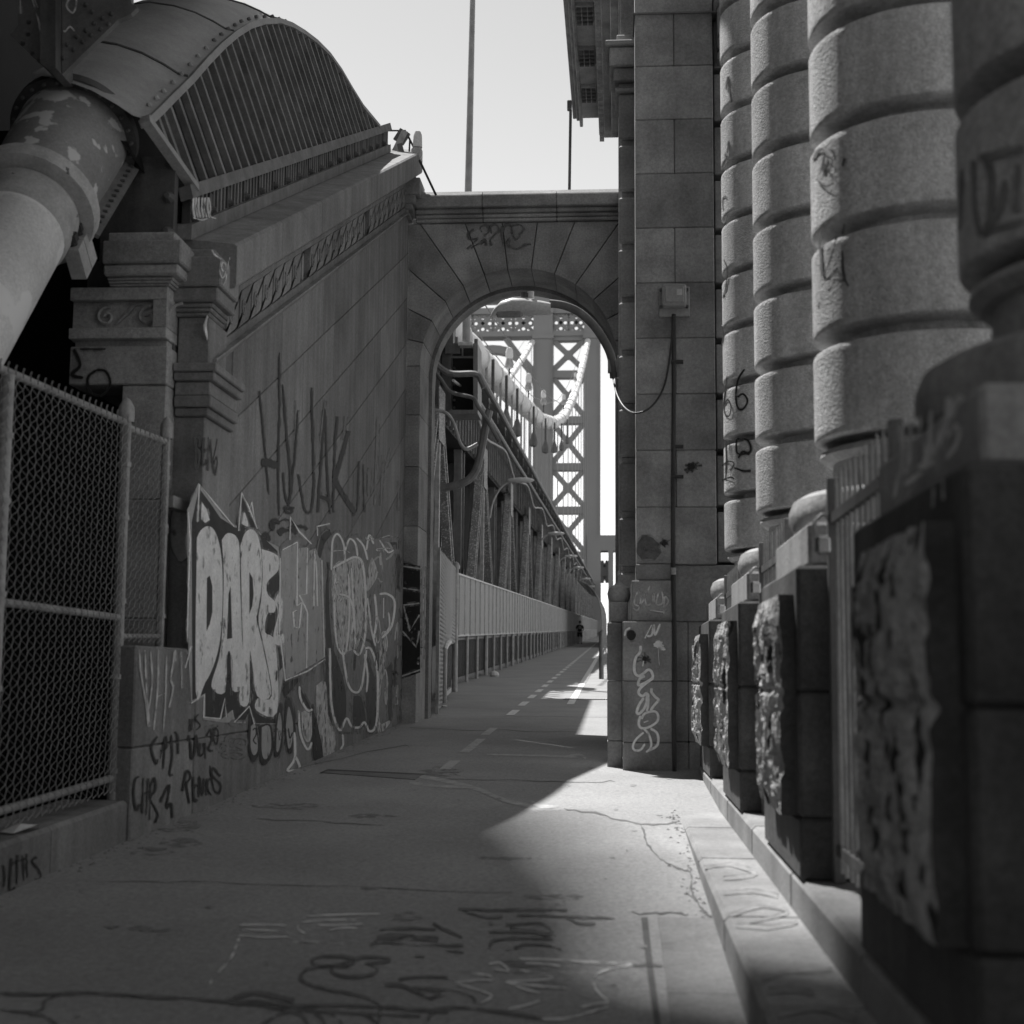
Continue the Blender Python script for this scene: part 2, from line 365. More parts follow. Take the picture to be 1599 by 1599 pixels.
# painted lines
for (ya, yb, ym, xx) in [(13.6, 14.6, WHITE, -1.47)]: pass
ln = MB()
for k, (ya, yb) in enumerate([(12.9, 13.7), (14.6, 16.4), (17.0, 18.2)]):
    X = -1.46-.006*ya; ln.add([(X-.05, ya, gz(ya)+.004), (X+.05, ya, gz(ya)+.004), (X+.05, yb, gz(yb)+.004), (X-.05, yb, gz(yb)+.004)], [(0, 1, 2, 3)])
ln.build('lane_line', P_MID, path)
yy = 20.9; k = 0
while yy < 250:
    L_ = 1.3; X = -1.56-.0035*(yy-20); b = MB()
    b.add([(X-.06, yy, gz(yy)+.005), (X+.06, yy, gz(yy)+.005), (X+.06, yy+L_, gz(yy+L_)+.005), (X-.06, yy+L_, gz(yy+L_)+.005)], [(0, 1, 2, 3)]); b.build('lane_dash', WHITE, path2); yy += 2.5; k += 1
b = MB(); b.add([(-.86, 24, gz(24)+.005), (-.74, 24, gz(24)+.005), (-.94, 90, gz(90)+.005), (-1.1, 90, gz(90)+.005)], [(0, 1, 2, 3)]); b.build('edge_line', WHITE, path2)
# tags on the walkway: black
t1 = Paint(on_path(.002), .004, 0, 1300, 2.284)
for pts, wd in [([(0, 572), (150, 580), (310, 572), (500, 585), (700, 592), (820, 603), (940, 605), (1050, 620), (1200, 615), (1400, 625), (1599, 640)], 11),
                ([(0, 630), (90, 640), (150, 632), (160, 600), (220, 575)], 10), ([(100, 645), (160, 655), (205, 690)], 12), ([(800, 600), (870, 578), (920, 570), (980, 585), (1050, 600)], 14), ([(820, 610), (900, 612), (1000, 628), (1200, 640), (1500, 655)], 8),
                ([(930, 690), (980, 655), (1040, 638), (1080, 655), (1100, 690)], 9), ([(1120, 640), (1150, 665), (1160, 690)], 9), ([(1170, 640), (1210, 670), (1220, 690)], 9), ([(1280, 640), (1320, 660), (1350, 690)], 9),
                ([(1345, 690), (1355, 650), (1350, 615), (1310, 590), (1230, 570), (1130, 550), (1075, 525), (1085, 495), (1150, 475), (1230, 478), (1265, 462), (1240, 445), (1160, 440), (1110, 455), (1150, 478), (1230, 465), (1290, 445), (1370, 445), (1385, 458), (1300, 470)], 9),
                ([(1180, 475), (1190, 500), (1240, 515), (1320, 508), (1345, 488), (1310, 470)], 9), ([(1370, 545), (1430, 545), (1490, 570), (1530, 590), (1570, 575), (1530, 558), (1470, 555)], 11), ([(1420, 525), (1480, 515), (1560, 515), (1599, 520)], 6)]: t1.line(pts, wd)
t1.done(P_FADE, path)
t2 = Paint(on_path(.002), .004, 400, 1350, 2.284)
for pts, wd in [([(405, 290), (440, 275), (560, 285), (740, 290)], 9), ([(430, 268), (500, 258), (600, 262), (650, 268)], 22), ([(440, 232), (560, 228), (640, 230)], 8), ([(630, 210), (690, 240), (735, 260)], 9), ([(680, 308), (740, 315)], 7),
                ([(720, 160), (780, 162), (950, 162), (1110, 163)], 9), ([(735, 165), (830, 190), (880, 185)], 8), ([(930, 182), (1100, 185), (1280, 192)], 6), ([(830, 205), (845, 215)], 8), ([(1110, 190), (1150, 210), (1210, 213)], 8),
                ([(890, 215), (960, 210), (1020, 212), (1070, 255)], 8), ([(830, 240), (930, 238), (1000, 235)], 10), ([(905, 225), (1000, 245), (1060, 248)], 14), ([(830, 300), (850, 270), (940, 262), (1060, 265)], 8), ([(920, 300), (960, 285), (1040, 290), (1090, 305)], 7),
                ([(610, 555), (640, 520), (700, 508), (840, 520), (1020, 548)], 10), ([(780, 495), (770, 470), (700, 450), (640, 445)], 7), ([(1505, 340), (1560, 335), (1590, 345)], 22), ([(1345, 362), (1390, 358), (1450, 362)], 5), ([(565, 328), (600, 328)], 8)]: t2.line(pts, wd)
t2.done(P_FADE, path)
t3 = Paint(on_path(.002), .005, 400, 1350, 2.284)                     # white
for pts, wd in [([(180, 183), (300, 178), (440, 175)], 6), ([(165, 205), (250, 198), (380, 195)], 5), ([(150, 215), (150, 230), (175, 245)], 7), ([(220, 215), (300, 215), (400, 210)], 5), ([(260, 235), (310, 225), (360, 226)], 6), ([(130, 275), (220, 275), (310, 282)], 6),
                ([(-60, 215), (20, 215), (110, 216)], 7), ([(-60, 233), (20, 235), (115, 240)], 6), ([(-75, 252), (20, 258), (115, 258)], 6), ([(-60, 260), (-75, 300), (-95, 340), (-150, 400), (-165, 425)], 9),
                ([(940, 335), (1080, 340), (1200, 348), (1340, 355), (1260, 372), (1210, 395), (1205, 430), (1230, 465), (1255, 490), (1210, 495), (1160, 508)], 9), ([(1255, 505), (1180, 530), (1090, 550), (1020, 550)], 9),
                ([(830, 355), (870, 350), (900, 378), (850, 372)], 6), ([(960, 350), (1040, 355), (1090, 365)], 6), ([(770, 388), (830, 395), (845, 410), (790, 412), (710, 420)], 6), ([(940, 375), (1010, 390), (1060, 405), (990, 412), (890, 418)], 6), ([(1090, 400), (1145, 398)], 7),
                ([(900, 420), (1000, 432), (1110, 440)], 7), ([(720, 425), (800, 450), (840, 468), (800, 495)], 7), ([(890, 420), (960, 445), (1025, 465), (1000, 490), (900, 515)], 8)]: t3.line(pts, wd)
t3.done(P_WASH, path)
t4 = Paint(on_z(.326), .003)                                        # worn marks on the step tread
for pts, wd in [([(1100, 1355), (1140, 1350), (1180, 1365), (1130, 1372)], 6), ([(1130, 1395), (1180, 1392), (1215, 1400)], 6), ([(1140, 1430), (1190, 1415), (1230, 1425), (1170, 1440)], 5), ([(1150, 1445), (1200, 1448), (1245, 1440)], 7), ([(1190, 1530), (1230, 1518), (1300, 1515)], 6), ([(1200, 1548), (1250, 1545), (1270, 1555)], 10), ([(1215, 1585), (1280, 1575), (1340, 1595)], 8)]: t4.line(pts, wd)
t4.done(P_STAIN, st1)

gm = Paint(on_path(.002), .003)
for k in range(70): gm.blob(random.uniform(60, 1060), 1180+420*random.random()**1.3, random.uniform(2, 6), random.uniform(1, 2.2), .25, 9)
gm.done(P_STAIN, path, 'gum_spot')
gm = Paint(on_path(.002), .0025)
for k in range(16): gm.blob(random.uniform(150, 1000), random.uniform(1190, 1560), random.uniform(15, 60), random.uniform(3, 10), .35, 16)
gm.done(mat('damp stain', .25, var=.2, rnd=0, wear=(.5, .8)), path, 'stain')
db = MB()
for k in range(420):
    if k % 3: yy_ = random.uniform(5, 19); x_ = (-2.84 if yy_ > 9.6 else -2.85)+abs(random.gauss(0, .07))
    else: yy_ = random.uniform(4, 10.3); x_ = .40-abs(random.gauss(0, .05))
    r_ = random.uniform(.004, .013); zc = gz(yy_); db.add([(x_-r_, yy_, zc), (x_, yy_-r_, zc), (x_+r_*1.4, yy_, zc), (x_, yy_+r_, zc), (x_, yy_, zc+r_*.9)], [(0, 1, 4), (1, 2, 4), (2, 3, 4), (3, 0, 4)])
stuff(db.build('grit', STEP, path))
# ================================================================ painted granite wall on the left, raking courses
WX = -2.85; RS = .445
def Rk(y): return 3.54+RS*(y-10)
wall = thing('granite_wall', 'graffiti covered granite wall with sloping courses climbing up to the arch', 'wall', (WX, 14, gz(14)))
core = MB(); core.prism([(WX-.012, 9.7, -.3), (WX-.012, 19, -.3), (WX-.012, 19, Rk(19)), (WX-.012, 9.7, Rk(9.7))], [(WX-.5, 9.7, -.3), (WX-.5, 19, -.3), (WX-.5, 19, Rk(19)), (WX-.5, 9.7, Rk(9.7))]); core.build('wall_core', JOINT, wall)
to_w = lambda u, v, o_: (WX+o_, u, v)
Zl = [-.1, .80, 1.41, 1.98]
for r in range(3):
    u = 10.36-(.5 if r % 2 else 0)*0; jo = [9.66+.69]
    x = jo[0]+random.uniform(.6, 1.2)+(.6 if r % 2 else 0)
    while x < 18.7: jo.append(x); x += random.uniform(1.3, 1.8)
    jo.append(19.0)
    for i in range(len(jo)-1): stone([(jo[i], Zl[r]), (jo[i+1], Zl[r]), (jo[i+1], Zl[r+1]), (jo[i], Zl[r+1])], to_w, .2, GRAN, wall, gap=.005, ch=.006)
for k in range(13):
    off = -.62*k; x = 10.36+((k*.83) % 1.5)-1.5; jo = []
    while x < 19.2: jo.append(x); x += random.uniform(1.35, 1.75)
    jo = [10.36]+[j for j in jo if 10.6 < j < 18.6]+[19.0]
    for i in range(len(jo)-1):
        a, b_ = jo[i], jo[i+1]; p = [(a, Rk(a)+off-.62), (b_, Rk(b_)+off-.62), (b_, Rk(b_)+off), (a, Rk(a)+off)]
        p = clip(p, 0, 1, 1.98)
        if len(p) > 2 and area(p) > .01: stone(p, to_w, .2, GRAN, wall, gap=.005, ch=.006)
# plinth block at the near end and the pilaster
for z0, z1 in ((-.1, .80), (.804, 1.405)): MB().box(WX-.13, WX, 8.42, 9.655, z0, z1, .01).build('stone', GRAN, wall)
for z0, z1 in ((-.1, .80), (.804, 1.405), (1.41, 2.2), (2.204, 3.0)): MB().box(WX-.22, WX+.004, 9.66, 10.355, z0, z1, .006).build('stone', GRAN, wall)
for z0, z1, pr in ((3.0, 3.06, .035), (3.06, 3.14, .06), (3.14, 3.24, .05), (3.24, 3.30, .085), (3.30, 3.36, .105)):
    MB().box(WX-.2, WX+pr, 9.66-pr, 10.3+pr*.3, z0+.001, z1-.001, .008).build('moulding', GRAN, wall)
MB().box(WX-.2, WX+.02, 9.65, 10.1, 3.36, 3.70, .006).build('stone', GRAN, wall)
for z0, z1, pr in ((3.70, 3.73, .03), (3.73, 3.76, .045), (3.76, 3.79, .06), (3.79, 3.89, .10), (3.89, 4.10, .125), (4.10, 4.17, .06)):
    MB().box(WX-.22, WX+pr, 9.65-pr, 10.0, z0+.001, z1-.001, .01).build('moulding', GRAN, wall)
# frieze of running scrolls
fr = MB(); fr.prism([(WX-.075, 9.9, Rk(9.9)), (WX-.075, 19, Rk(19)), (WX-.075, 19, Rk(19)+.42), (WX-.075, 9.9, Rk(9.9)+.42)], [(WX-.4, 9.9, Rk(9.9)), (WX-.4, 19, Rk(19)), (WX-.4, 19, Rk(19)+.42), (WX-.4, 9.9, Rk(9.9)+.42)])
frz = fr.build('frieze', GRAN, wall)
for z0, z1 in ((0, .065), (.355, .40)):
    MB().prism([(WX+.004, 9.9, Rk(9.9)+z0), (WX+.004, 18.9, Rk(18.9)+z0), (WX+.004, 18.9, Rk(18.9)+z1), (WX+.004, 9.9, Rk(9.9)+z1)], [(WX-.06, 9.9, Rk(9.9)+z0), (WX-.06, 18.9, Rk(18.9)+z0), (WX-.06, 18.9, Rk(18.9)+z1), (WX-.06, 9.9, Rk(9.9)+z1)]).build('fillet', GRAN, frz)
S0 = smooth_line([(.0, .01), (.04, .0), (.075, .03), (.087, .10), (.092, .16), (.10, .23), (.13, .275), (.17, .285)], 3)
def s_off(d):
    out = []
    for i_, p in enumerate(S0):
        t_ = (S0[min(i_+1, len(S0)-1)]-S0[max(i_-1, 0)]).normalized(); out.append((p.x+t_.y*d, p.y-t_.x*d*.35))
    return out
P_ = .34
for k in range(26):
    y0 = 10.05+k*P_
    if y0 > 18.6: break
    if k in (7, 16):
        for d in (.05, .17):
            q = [(d+.045*math.cos(a)*.9, .14+.13*math.sin(a)) for a in [i*6.283/10 for i in range(10)]]
            MB().prism([(WX+.0, y0+u, Rk(y0+u)+.07+v) for u, v in q], [(WX-.06, y0+u, Rk(y0+u)+.07+v) for u, v in q]).build('leaf', GRAN, frz)
        continue
    poly = [(u, min(.285, max(0, v))) for u, v in s_off(.02)]+[(u+P_, min(.285, max(0, v))) for u, v in s_off(-.02)][::-1]
    MB().prism([(WX+.002, y0+u, Rk(y0+u)+.068+v) for u, v in poly], [(WX-.054, y0+u, Rk(y0+u)+.068+v) for u, v in poly]).build('scroll', GRAN, frz)
    MB().tube([(WX+.004, y0+.20+.055*(1-a/11)*math.cos(a), Rk(y0+.20)+.068+.13+.075*(1-a/11)*math.sin(a)) for a in [i_*.7 for i_ in range(14)]], .012, 5).build('curl', GRAN, frz)
# lower sloped band and raking cornice, in long stones
def rake_stone(prof, ya, yb, nm, m=GRAN):
    MB().prism([(WX+o_, ya, Rk(ya)+z) for o_, z in prof], [(WX+o_, yb, Rk(yb)+z) for o_, z in prof]).build(nm, m, wall)
ys = [9.75, 11.1, 12.6, 14.0, 15.5, 16.9, 18.2, 19.05]
for a, b_ in zip(ys, ys[1:]):
    rake_stone([(-.02, -.10), (.05, -.02), (.05, -.003), (-.02, -.003)], a+.003, b_-.003, 'moulding')
    rake_stone([(-.1, .402), (.0, .402), (.03, .44), (.06, .44), (.09, .50), (.16, .50), (.17, .52), (.17, .80), (.15, .82), (-.20, .86), (-.7, .86), (-.7, .402)], a+.004, b_-.004, 'cornice_stone')
# end of the wall at the arch: level mouldings
for z0, z1, pr in ((7.36, 7.42, .05), (7.42, 7.5, .10), (7.5, 7.62, .14), (7.62, 7.86, .20)):
    MB().box(WX-.3, WX+pr, 18.62, 19.1, z0+.001, z1-.001, .01).build('moulding', GRAN, wall)

# ---------------------------------------------------------------- spray paint on the wall
WS = on_x(WX+.004)
def wp_(lift): return Paint(WS, lift, 280, 740, 3.1975)
def hx(lift): return Paint(WS, lift, 300, 400, 3.9975)
g = hx(.004)
for pts, wd in [([(420, 840), (440, 1050), (460, 1260), (480, 1490)], 11), ([(545, 600), (545, 1000), (538, 1300), (545, 1620)], 12), ([(430, 1285), (480, 1290), (530, 1312)], 46),
                ([(565, 800), (590, 1100), (616, 1400), (605, 1540), (580, 1480), (568, 1350)], 13), ([(660, 960), (645, 1200), (622, 1420), (600, 1560)], 10), ([(745, 820), (755, 1150), (760, 1450), (740, 1590), (700, 1570), (665, 1360)], 13),
                ([(828, 950), (812, 1200), (795, 1420), (785, 1600)], 12), ([(828, 950), (838, 1200), (850, 1450), (862, 1610)], 12), ([(798, 1500), (850, 1520)], 42), ([(905, 1000), (892, 1200), (880, 1600)], 13), ([(975, 1090), (940, 1230), (890, 1390)], 24), ([(890, 1395), (950, 1500), (1015, 1600)], 30),
                ([(1040, 1280), (1035, 1550), (1000, 1620)], 9), ([(1070, 1300), (1075, 1600)], 8)]: g.line(pts, wd)
g.done(P_DARK, wall)
g = hx(.004)
for pts, wd in [([(1105, 1320), (1100, 1500)], 26), ([(1160, 1000), (1150, 1300), (1140, 1560)], 14), ([(1190, 1240), (1180, 1560)], 16), ([(1240, 1200), (1215, 1300), (1200, 1420)], 12), ([(830, 900), (800, 1150)], 18), ([(940, 1150), (960, 1000)], 20), ([(1290, 1400), (1285, 1590)], 12), ([(640, 1120), (650, 900)], 12)]: g.line(pts, wd)
g.done(P_MIDD, wall)
g = Paint(WS, .004, 0, 350, 3.9975)                                   # small tag beside the pilaster
for pts, wd in [([(1215, 1330), (1225, 1420), (1222, 1520), (1240, 1500), (1245, 1420), (1220, 1400)], 13), ([(1225, 1325), (1250, 1340), (1245, 1390)], 16), ([(1270, 1330), (1265, 1500), (1290, 1470)], 11), ([(1270, 1420), (1300, 1400)], 10), ([(1300, 1330), (1295, 1540)], 10), ([(1310, 1340), (1325, 1490), (1335, 1560)], 10), ([(1325, 1490), (1345, 1400), (1355, 1340)], 9), ([(1340, 1570), (1355, 1500), (1350, 1450), (1335, 1500)], 9)]: g.line(pts, wd)
g.done(P_BLACK, wall)
g = wp_(.002); g.scrawl(520, 1095, 330, 1250, 14, 26).scrawl(120, 700, 1230, 1420, 10, 12); g.done(P_MIDD, wall)
g = wp_(.0022); g.scrawl(700, 1095, 300, 1200, 9, 16).scrawl(380, 640, 170, 330, 8, 10); g.done(P_DARK, wall)
g = wp_(.0024); g.scrawl(720, 1090, 330, 1200, 9, 10); g.done(P_MID, wall)
# the big letters
g = wp_(.003)                                                          # grey halo
g.fill([(40, 180), (95, 45), (180, 150), (215, 215), (290, 262), (312, 90), (335, 150), (355, 195), (365, 140), (385, 270), (430, 330), (495, 365), (520, 560), (530, 780), (525, 960), (500, 1130), (490, 1250), (370, 1250), (350, 1170), (330, 1245), (210, 1240), (120, 1225), (125, 1110), (60, 1150), (45, 900)])
g.done(P_MID, wall)
g = wp_(.005)                                                          # black body
g.fill([(62, 240), (98, 70), (165, 160), (205, 220), (285, 270), (315, 115), (400, 300), (490, 385), (505, 560), (500, 780), (520, 960), (500, 985), (480, 1245), (372, 1245), (352, 1180), (330, 1228), (280, 1228), (262, 1180), (215, 1222), (130, 1215), (130, 1100), (65, 1130)])
g.done(P_DARK, wall)
g = wp_(.007)
g.fill([(88, 320), (105, 285), (135, 262), (165, 270), (190, 315), (208, 400), (216, 520), (214, 700), (200, 850), (170, 960), (130, 1040), (82, 1085)], True)
g.fill([(212, 330), (240, 296), (282, 310), (300, 365), (303, 520), (312, 800), (325, 1045), (264, 1078), (256, 905), (240, 905), (228, 1090), (160, 1062), (198, 920), (214, 780), (222, 500)], True)
g.fill([(305, 360), (325, 300), (355, 276), (385, 295), (405, 360), (413, 450), (408, 580), (392, 690), (386, 730), (420, 880), (458, 1100), (388, 1108), (366, 960), (352, 890), (348, 1138), (298, 1135), (318, 960), (312, 640)], True)
g.fill([(412, 375), (490, 408), (494, 480), (440, 540), (442, 600), (478, 640), (476, 690), (440, 700), (428, 790), (480, 850), (488, 1190), (386, 1182), (390, 1122), (462, 1108), (425, 870), (395, 730), (410, 620), (416, 500)], True)
g.fill([(475, 640), (498, 590), (515, 640), (512, 720), (492, 800), (520, 800), (518, 850), (480, 850), (470, 800), (492, 700)], True)
g.fill([(108, 225), (112, 140), (135, 175), (152, 230), (130, 245)]); g.fill([(312, 250), (325, 190), (345, 260)], True)
g.done(P_LIGHT, wall)
g = wp_(.009)
g.fill([(138, 520), (152, 508), (165, 560), (165, 690), (152, 750), (136, 785)]); g.fill([(238, 825), (264, 820), (256, 560), (246, 600)]); g.fill([(350, 490), (366, 520), (371, 600), (364, 660), (350, 700)]); g.fill([(245, 905), (256, 905), (262, 1075), (230, 1085)])
g.done(P_DARK, wall)
g = wp_(.009)                                                          # pale outer lines
for pts in [[(45, 190), (55, 330), (45, 600), (40, 840)], [(92, 240), (100, 50), (180, 150), (275, 265)], [(296, 285), (312, 92), (345, 160), (390, 275)], [(350, 190), (362, 140), (378, 240)], [(60, 1145), (125, 1100), (122, 1215), (205, 1222), (228, 1120), (235, 1215)], [(265, 1180), (275, 1240), (350, 1160), (375, 1250)], [(40, 900), (60, 860), (30, 970)]]: g.line(pts, 7, False)
for pts in [[(505, 420), (500, 780), (530, 1035)], [(552, 330), (556, 215), (600, 290), (660, 350)], [(690, 310), (688, 262), (752, 248)], [(590, 340), (588, 660), (612, 640), (600, 770), (575, 765), (568, 690), (588, 680)], [(640, 370), (635, 600), (600, 605), (640, 690), (636, 970)], [(675, 385), (672, 660), (690, 660), (685, 480), (678, 400)], [(712, 430), (725, 915)], [(530, 1030), (640, 985), (728, 925)], [(515, 380), (590, 340)]]: g.line(pts, 8, False)
g.done(P_LIGHT, wall)
g = wp_(.004)                                                          # flat grey piece
g.fill([(510, 385), (590, 332), (594, 372), (640, 365), (640, 388), (680, 372), (710, 430), (728, 915), (530, 1032), (528, 760), (505, 600)])
g.done(P_MID, wall)
g = wp_(.003)
g.fill([(680, 400), (700, 310), (735, 275), (765, 300), (790, 280), (830, 320), (860, 310), (890, 305), (930, 350), (950, 300), (985, 340), (1020, 330), (1075, 380), (1075, 620), (1100, 700), (1105, 1180), (1100, 1250), (1000, 1290), (930, 1290), (800, 1290), (760, 1240), (735, 1180)])
g.done(P_MIDD, wall)
g = wp_(.005)
for pts in [[(740, 870), (760, 860), (800, 960), (830, 1080), (830, 1220), (800, 1280), (765, 1200), (742, 1050)], [(690, 400), (705, 320), (735, 285), (760, 300), (725, 350), (705, 420)], [(745, 440), (732, 560), (728, 800), (738, 1180), (762, 1240), (765, 900), (750, 700)], [(870, 1110), (910, 1120), (930, 1250), (870, 1250)], [(935, 900), (990, 1080), (980, 1250), (945, 1280), (930, 1100)], [(1030, 980), (1062, 960), (1060, 1180), (1045, 1220)], [(600, 1060), (660, 1180), (640, 1180), (610, 1120)], [(660, 1150), (690, 1250), (718, 1410), (672, 1425)], [(520, 1045), (600, 1020), (560, 1080), (525, 1110)]]: g.fill(pts, True)
g.done(P_DARK, wall)
g = wp_(.005)
for pts in [[(945, 470), (962, 418), (985, 470), (985, 520), (935, 590), (938, 520)], [(1000, 400), (1008, 395), (1012, 450), (1000, 450)], [(680, 1060), (730, 1040), (745, 1200), (775, 1290), (775, 1390), (720, 1410), (690, 1240)], [(1000, 880), (1030, 820), (1025, 960), (1005, 1080), (1000, 1240), (1050, 1230), (1040, 1260), (990, 1280)], [(610, 1190), (660, 1180), (662, 1300), (640, 1340), (615, 1290)], [(765, 470), (790, 440), (830, 430), (900, 420), (920, 480), (928, 640), (900, 840), (860, 880), (800, 880), (770, 760)]]: g.fill(pts, True)
g.done(P_WASH, wall)
g = wp_(.008)
for pts, wd in [([(760, 480), (765, 340), (790, 300), (820, 350), (828, 440)], 7), ([(830, 380), (850, 325), (880, 350), (890, 410)], 7), ([(885, 320), (920, 360), (940, 430)], 7), ([(935, 380), (948, 305), (970, 350)], 7), ([(768, 470), (820, 440), (880, 415), (915, 450), (930, 600), (928, 800), (900, 900), (870, 880)], 8), ([(780, 480), (775, 700), (790, 860), (830, 890), (850, 700), (845, 500)], 7), ([(860, 470), (872, 700), (880, 850)], 7), ([(800, 600), (850, 620), (870, 700), (860, 800)], 7), ([(752, 870), (760, 1150), (800, 1280), (835, 1220), (860, 1260), (900, 1265), (925, 1240), (950, 1285), (985, 1240), (990, 1000), (960, 880), (930, 870)], 8), ([(815, 880), (840, 1040), (875, 1090), (910, 1060), (935, 880)], 8), ([(975, 600), (985, 720), (970, 830)], 8), ([(1000, 600), (1040, 600), (1075, 640), (1060, 760), (1010, 820)], 8), ([(1020, 620), (1020, 720)], 7), ([(1045, 690), (1050, 760), (1030, 790)], 6), ([(940, 620), (960, 780), (980, 860)], 7), ([(925, 900), (940, 1000), (935, 1090)], 7), ([(1000, 330), (1040, 390), (1070, 380)], 6), ([(600, 1060), (605, 1120), (640, 1180), (665, 1175)], 8), ([(595, 1180), (605, 1300), (640, 1375), (662, 1340)], 8), ([(575, 1290), (576, 1420), (540, 1480), (600, 1470), (580, 1410)], 9), ([(815, 1300), (818, 1350), (805, 1375), (830, 1372)], 7)]: g.line(pts, wd*1.35)
g.done(P_LIGHT, wall)
g = wp_(.0085); g.scrawl(745, 940, 400, 900, 4, 6).scrawl(950, 1090, 560, 1150, 6, 6).scrawl(690, 1060, 300, 420, 4, 6); g.done(P_WASH, wall)
g = wp_(.009); g.scrawl(950, 1095, 620, 1100, 4, 6); g.done(P_DARK, wall)
g = wp_(.0095); g.drips([(90, 1085), (320, 1060), (480, 1190)], 12, 90, 4).drips([(530, 1030), (725, 930)], 9, 80, 4).drips([(760, 1240), (980, 1260)], 9, 60, 4); g.done(P_MIDD, wall)
g = wp_(.007)                                                          # bubble letters along the foot
for pts in [[(345, 1245), (352, 1180), (380, 1240), (385, 1260), (400, 1380), (370, 1440), (345, 1380)], [(398, 1260), (420, 1250), (460, 1260), (470, 1380), (430, 1455), (400, 1420)], [(478, 1260), (500, 1140), (520, 1240), (510, 1380), (475, 1410)], [(520, 1260), (545, 1110), (580, 1240), (575, 1360), (545, 1395)]]: g.fill(pts, True)
g.done(P_BLACK, wall)
g = wp_(.009)
for pts in [[(358, 1260), (380, 1255), (392, 1370), (372, 1405), (356, 1360)], [(412, 1265), (450, 1262), (458, 1370), (432, 1425), (412, 1390)], [(488, 1262), (500, 1190), (512, 1260), (500, 1370), (485, 1380)], [(532, 1262), (546, 1160), (568, 1250), (562, 1340), (545, 1370)]]: g.fill(pts, True)
g.done(P_MID, wall)
g = wp_(.0105)
for pts in [[(366, 1280), (380, 1270), (384, 1300), (370, 1330), (385, 1350)], [(490, 1270), (502, 1330)], [(545, 1270), (552, 1320), (565, 1290)]]: g.line(pts, 7)
g.done(P_DARK, wall)
g = Paint(on_x(WX+.005), .005, 0, 1000, 3.9975)                        # black tags at the foot of the plinth
for pts, wd in [([(870, 850), (845, 870), (835, 960), (850, 1060), (875, 1020)], 12), ([(895, 860), (890, 1080)], 12), ([(925, 860), (915, 1090)], 12), ([(890, 960), (930, 940)], 10), ([(940, 900), (935, 1120)], 12), ([(940, 900), (965, 860), (970, 930), (940, 990), (985, 1080), (970, 1140)], 11),
                ([(1000, 1010), (1060, 900), (1040, 1040), (1070, 1020), (1075, 1110)], 12), ([(985, 600), (945, 670), (975, 770), (985, 740)], 10), ([(1030, 600), (1000, 740)], 10), ([(1000, 690), (1040, 670), (1035, 600), (1020, 800)], 10), ([(1070, 590), (1075, 720), (1060, 830), (1080, 840)], 10), ([(1090, 570), (1110, 600), (1112, 710)], 10),
                ([(1175, 590), (1190, 660), (1195, 740), (1215, 700), (1225, 590), (1240, 720)], 12), ([(1250, 640), (1245, 720), (1270, 700), (1275, 640), (1280, 740)], 11), ([(1290, 600), (1310, 560), (1320, 620), (1300, 680), (1330, 690)], 11), ([(1340, 540), (1330, 600), (1350, 650), (1362, 580), (1345, 540)], 10),
                ([(1140, 940), (1160, 830), (1180, 820), (1190, 860), (1165, 900), (1185, 1020)], 12), ([(1205, 850), (1210, 1000), (1230, 990)], 11), ([(1205, 920), (1230, 900)], 9), ([(1240, 980), (1245, 850), (1262, 970), (1270, 860)], 11), ([(1290, 860), (1285, 970)], 11), ([(1310, 860), (1290, 910), (1320, 970)], 10), ([(1375, 850), (1330, 800), (1320, 840), (1375, 900), (1370, 950), (1335, 930), (1310, 780)], 12), ([(1180, 490), (1200, 560)], 10), ([(1205, 490), (1180, 570)], 10), ([(1240, 460), (1220, 490), (1250, 530), (1225, 560)], 9)]: g.line(pts, wd)
g.done(P_BLACK, wall)
g = Paint(on_x(WX+.005), .004, 0, 1000, 3.9975)
for pts, wd in [([(870, 60), (880, 200), (910, 380), (925, 540)], 9), ([(905, 60), (915, 300), (935, 540)], 9), ([(940, 70), (950, 250), (930, 430)], 8), ([(990, 60), (985, 300), (960, 560)], 9), ([(1040, 80), (1035, 330), (1020, 560)], 9), ([(1090, 70), (1080, 150), (1065, 240), (1080, 300), (1055, 420)], 10), ([(1095, 60), (1095, 130)], 16), ([(1130, 70), (1135, 300)], 5), ([(1165, 60), (1180, 140)], 7), ([(985, 350), (1030, 330)], 8)]: g.line(pts, wd)
g.done(P_WASH, wall)
g = Paint(on_x(WX+.13), .004, 200, 300, 7.268)                         # chalky tags across the cap and the frieze
for pts, wd in [([(955, 655), (985, 710), (1060, 760)], 14), ([(1060, 790), (1040, 880), (1065, 970), (1100, 940), (1110, 830), (1075, 800), (1060, 860), (1085, 900)], 14), ([(1155, 740), (1125, 880), (1110, 990), (1080, 1060)], 13), ([(1190, 720), (1185, 860), (1220, 950), (1245, 880), (1225, 750), (1195, 720)], 14), ([(1265, 930), (1275, 790), (1300, 920), (1310, 780)], 13), ([(1320, 800), (1340, 900), (1375, 800), (1370, 720), (1330, 790), (1335, 910)], 14)]: g.line(pts, wd)
g.done(P_WASH, wall)
g = Paint(on_x(WX+.01), .004, 200, 300, 7.268)
for pts, wd in [([(930, 1250), (1000, 1210)], 60), ([(960, 1330), (1000, 1320)], 55), ([(905, 1400), (880, 1500), (900, 1640), (960, 1680), (1000, 1560), (1010, 1420), (960, 1420)], 26), ([(940, 1540), (960, 1600)], 22), ([(1050, 1400), (1070, 1480), (1060, 1600), (1075, 1640)], 14), ([(990, 1700), (1100, 1690)], 50)]: g.line(pts, wd)
g.done(P_WASH, wall)
g = Paint(on_y(9.655), .004)                                           # round pale patch on the end of the pilaster
g.blob(283, 828, 17, 48, .04, 24); g.done(P_MID, wall)
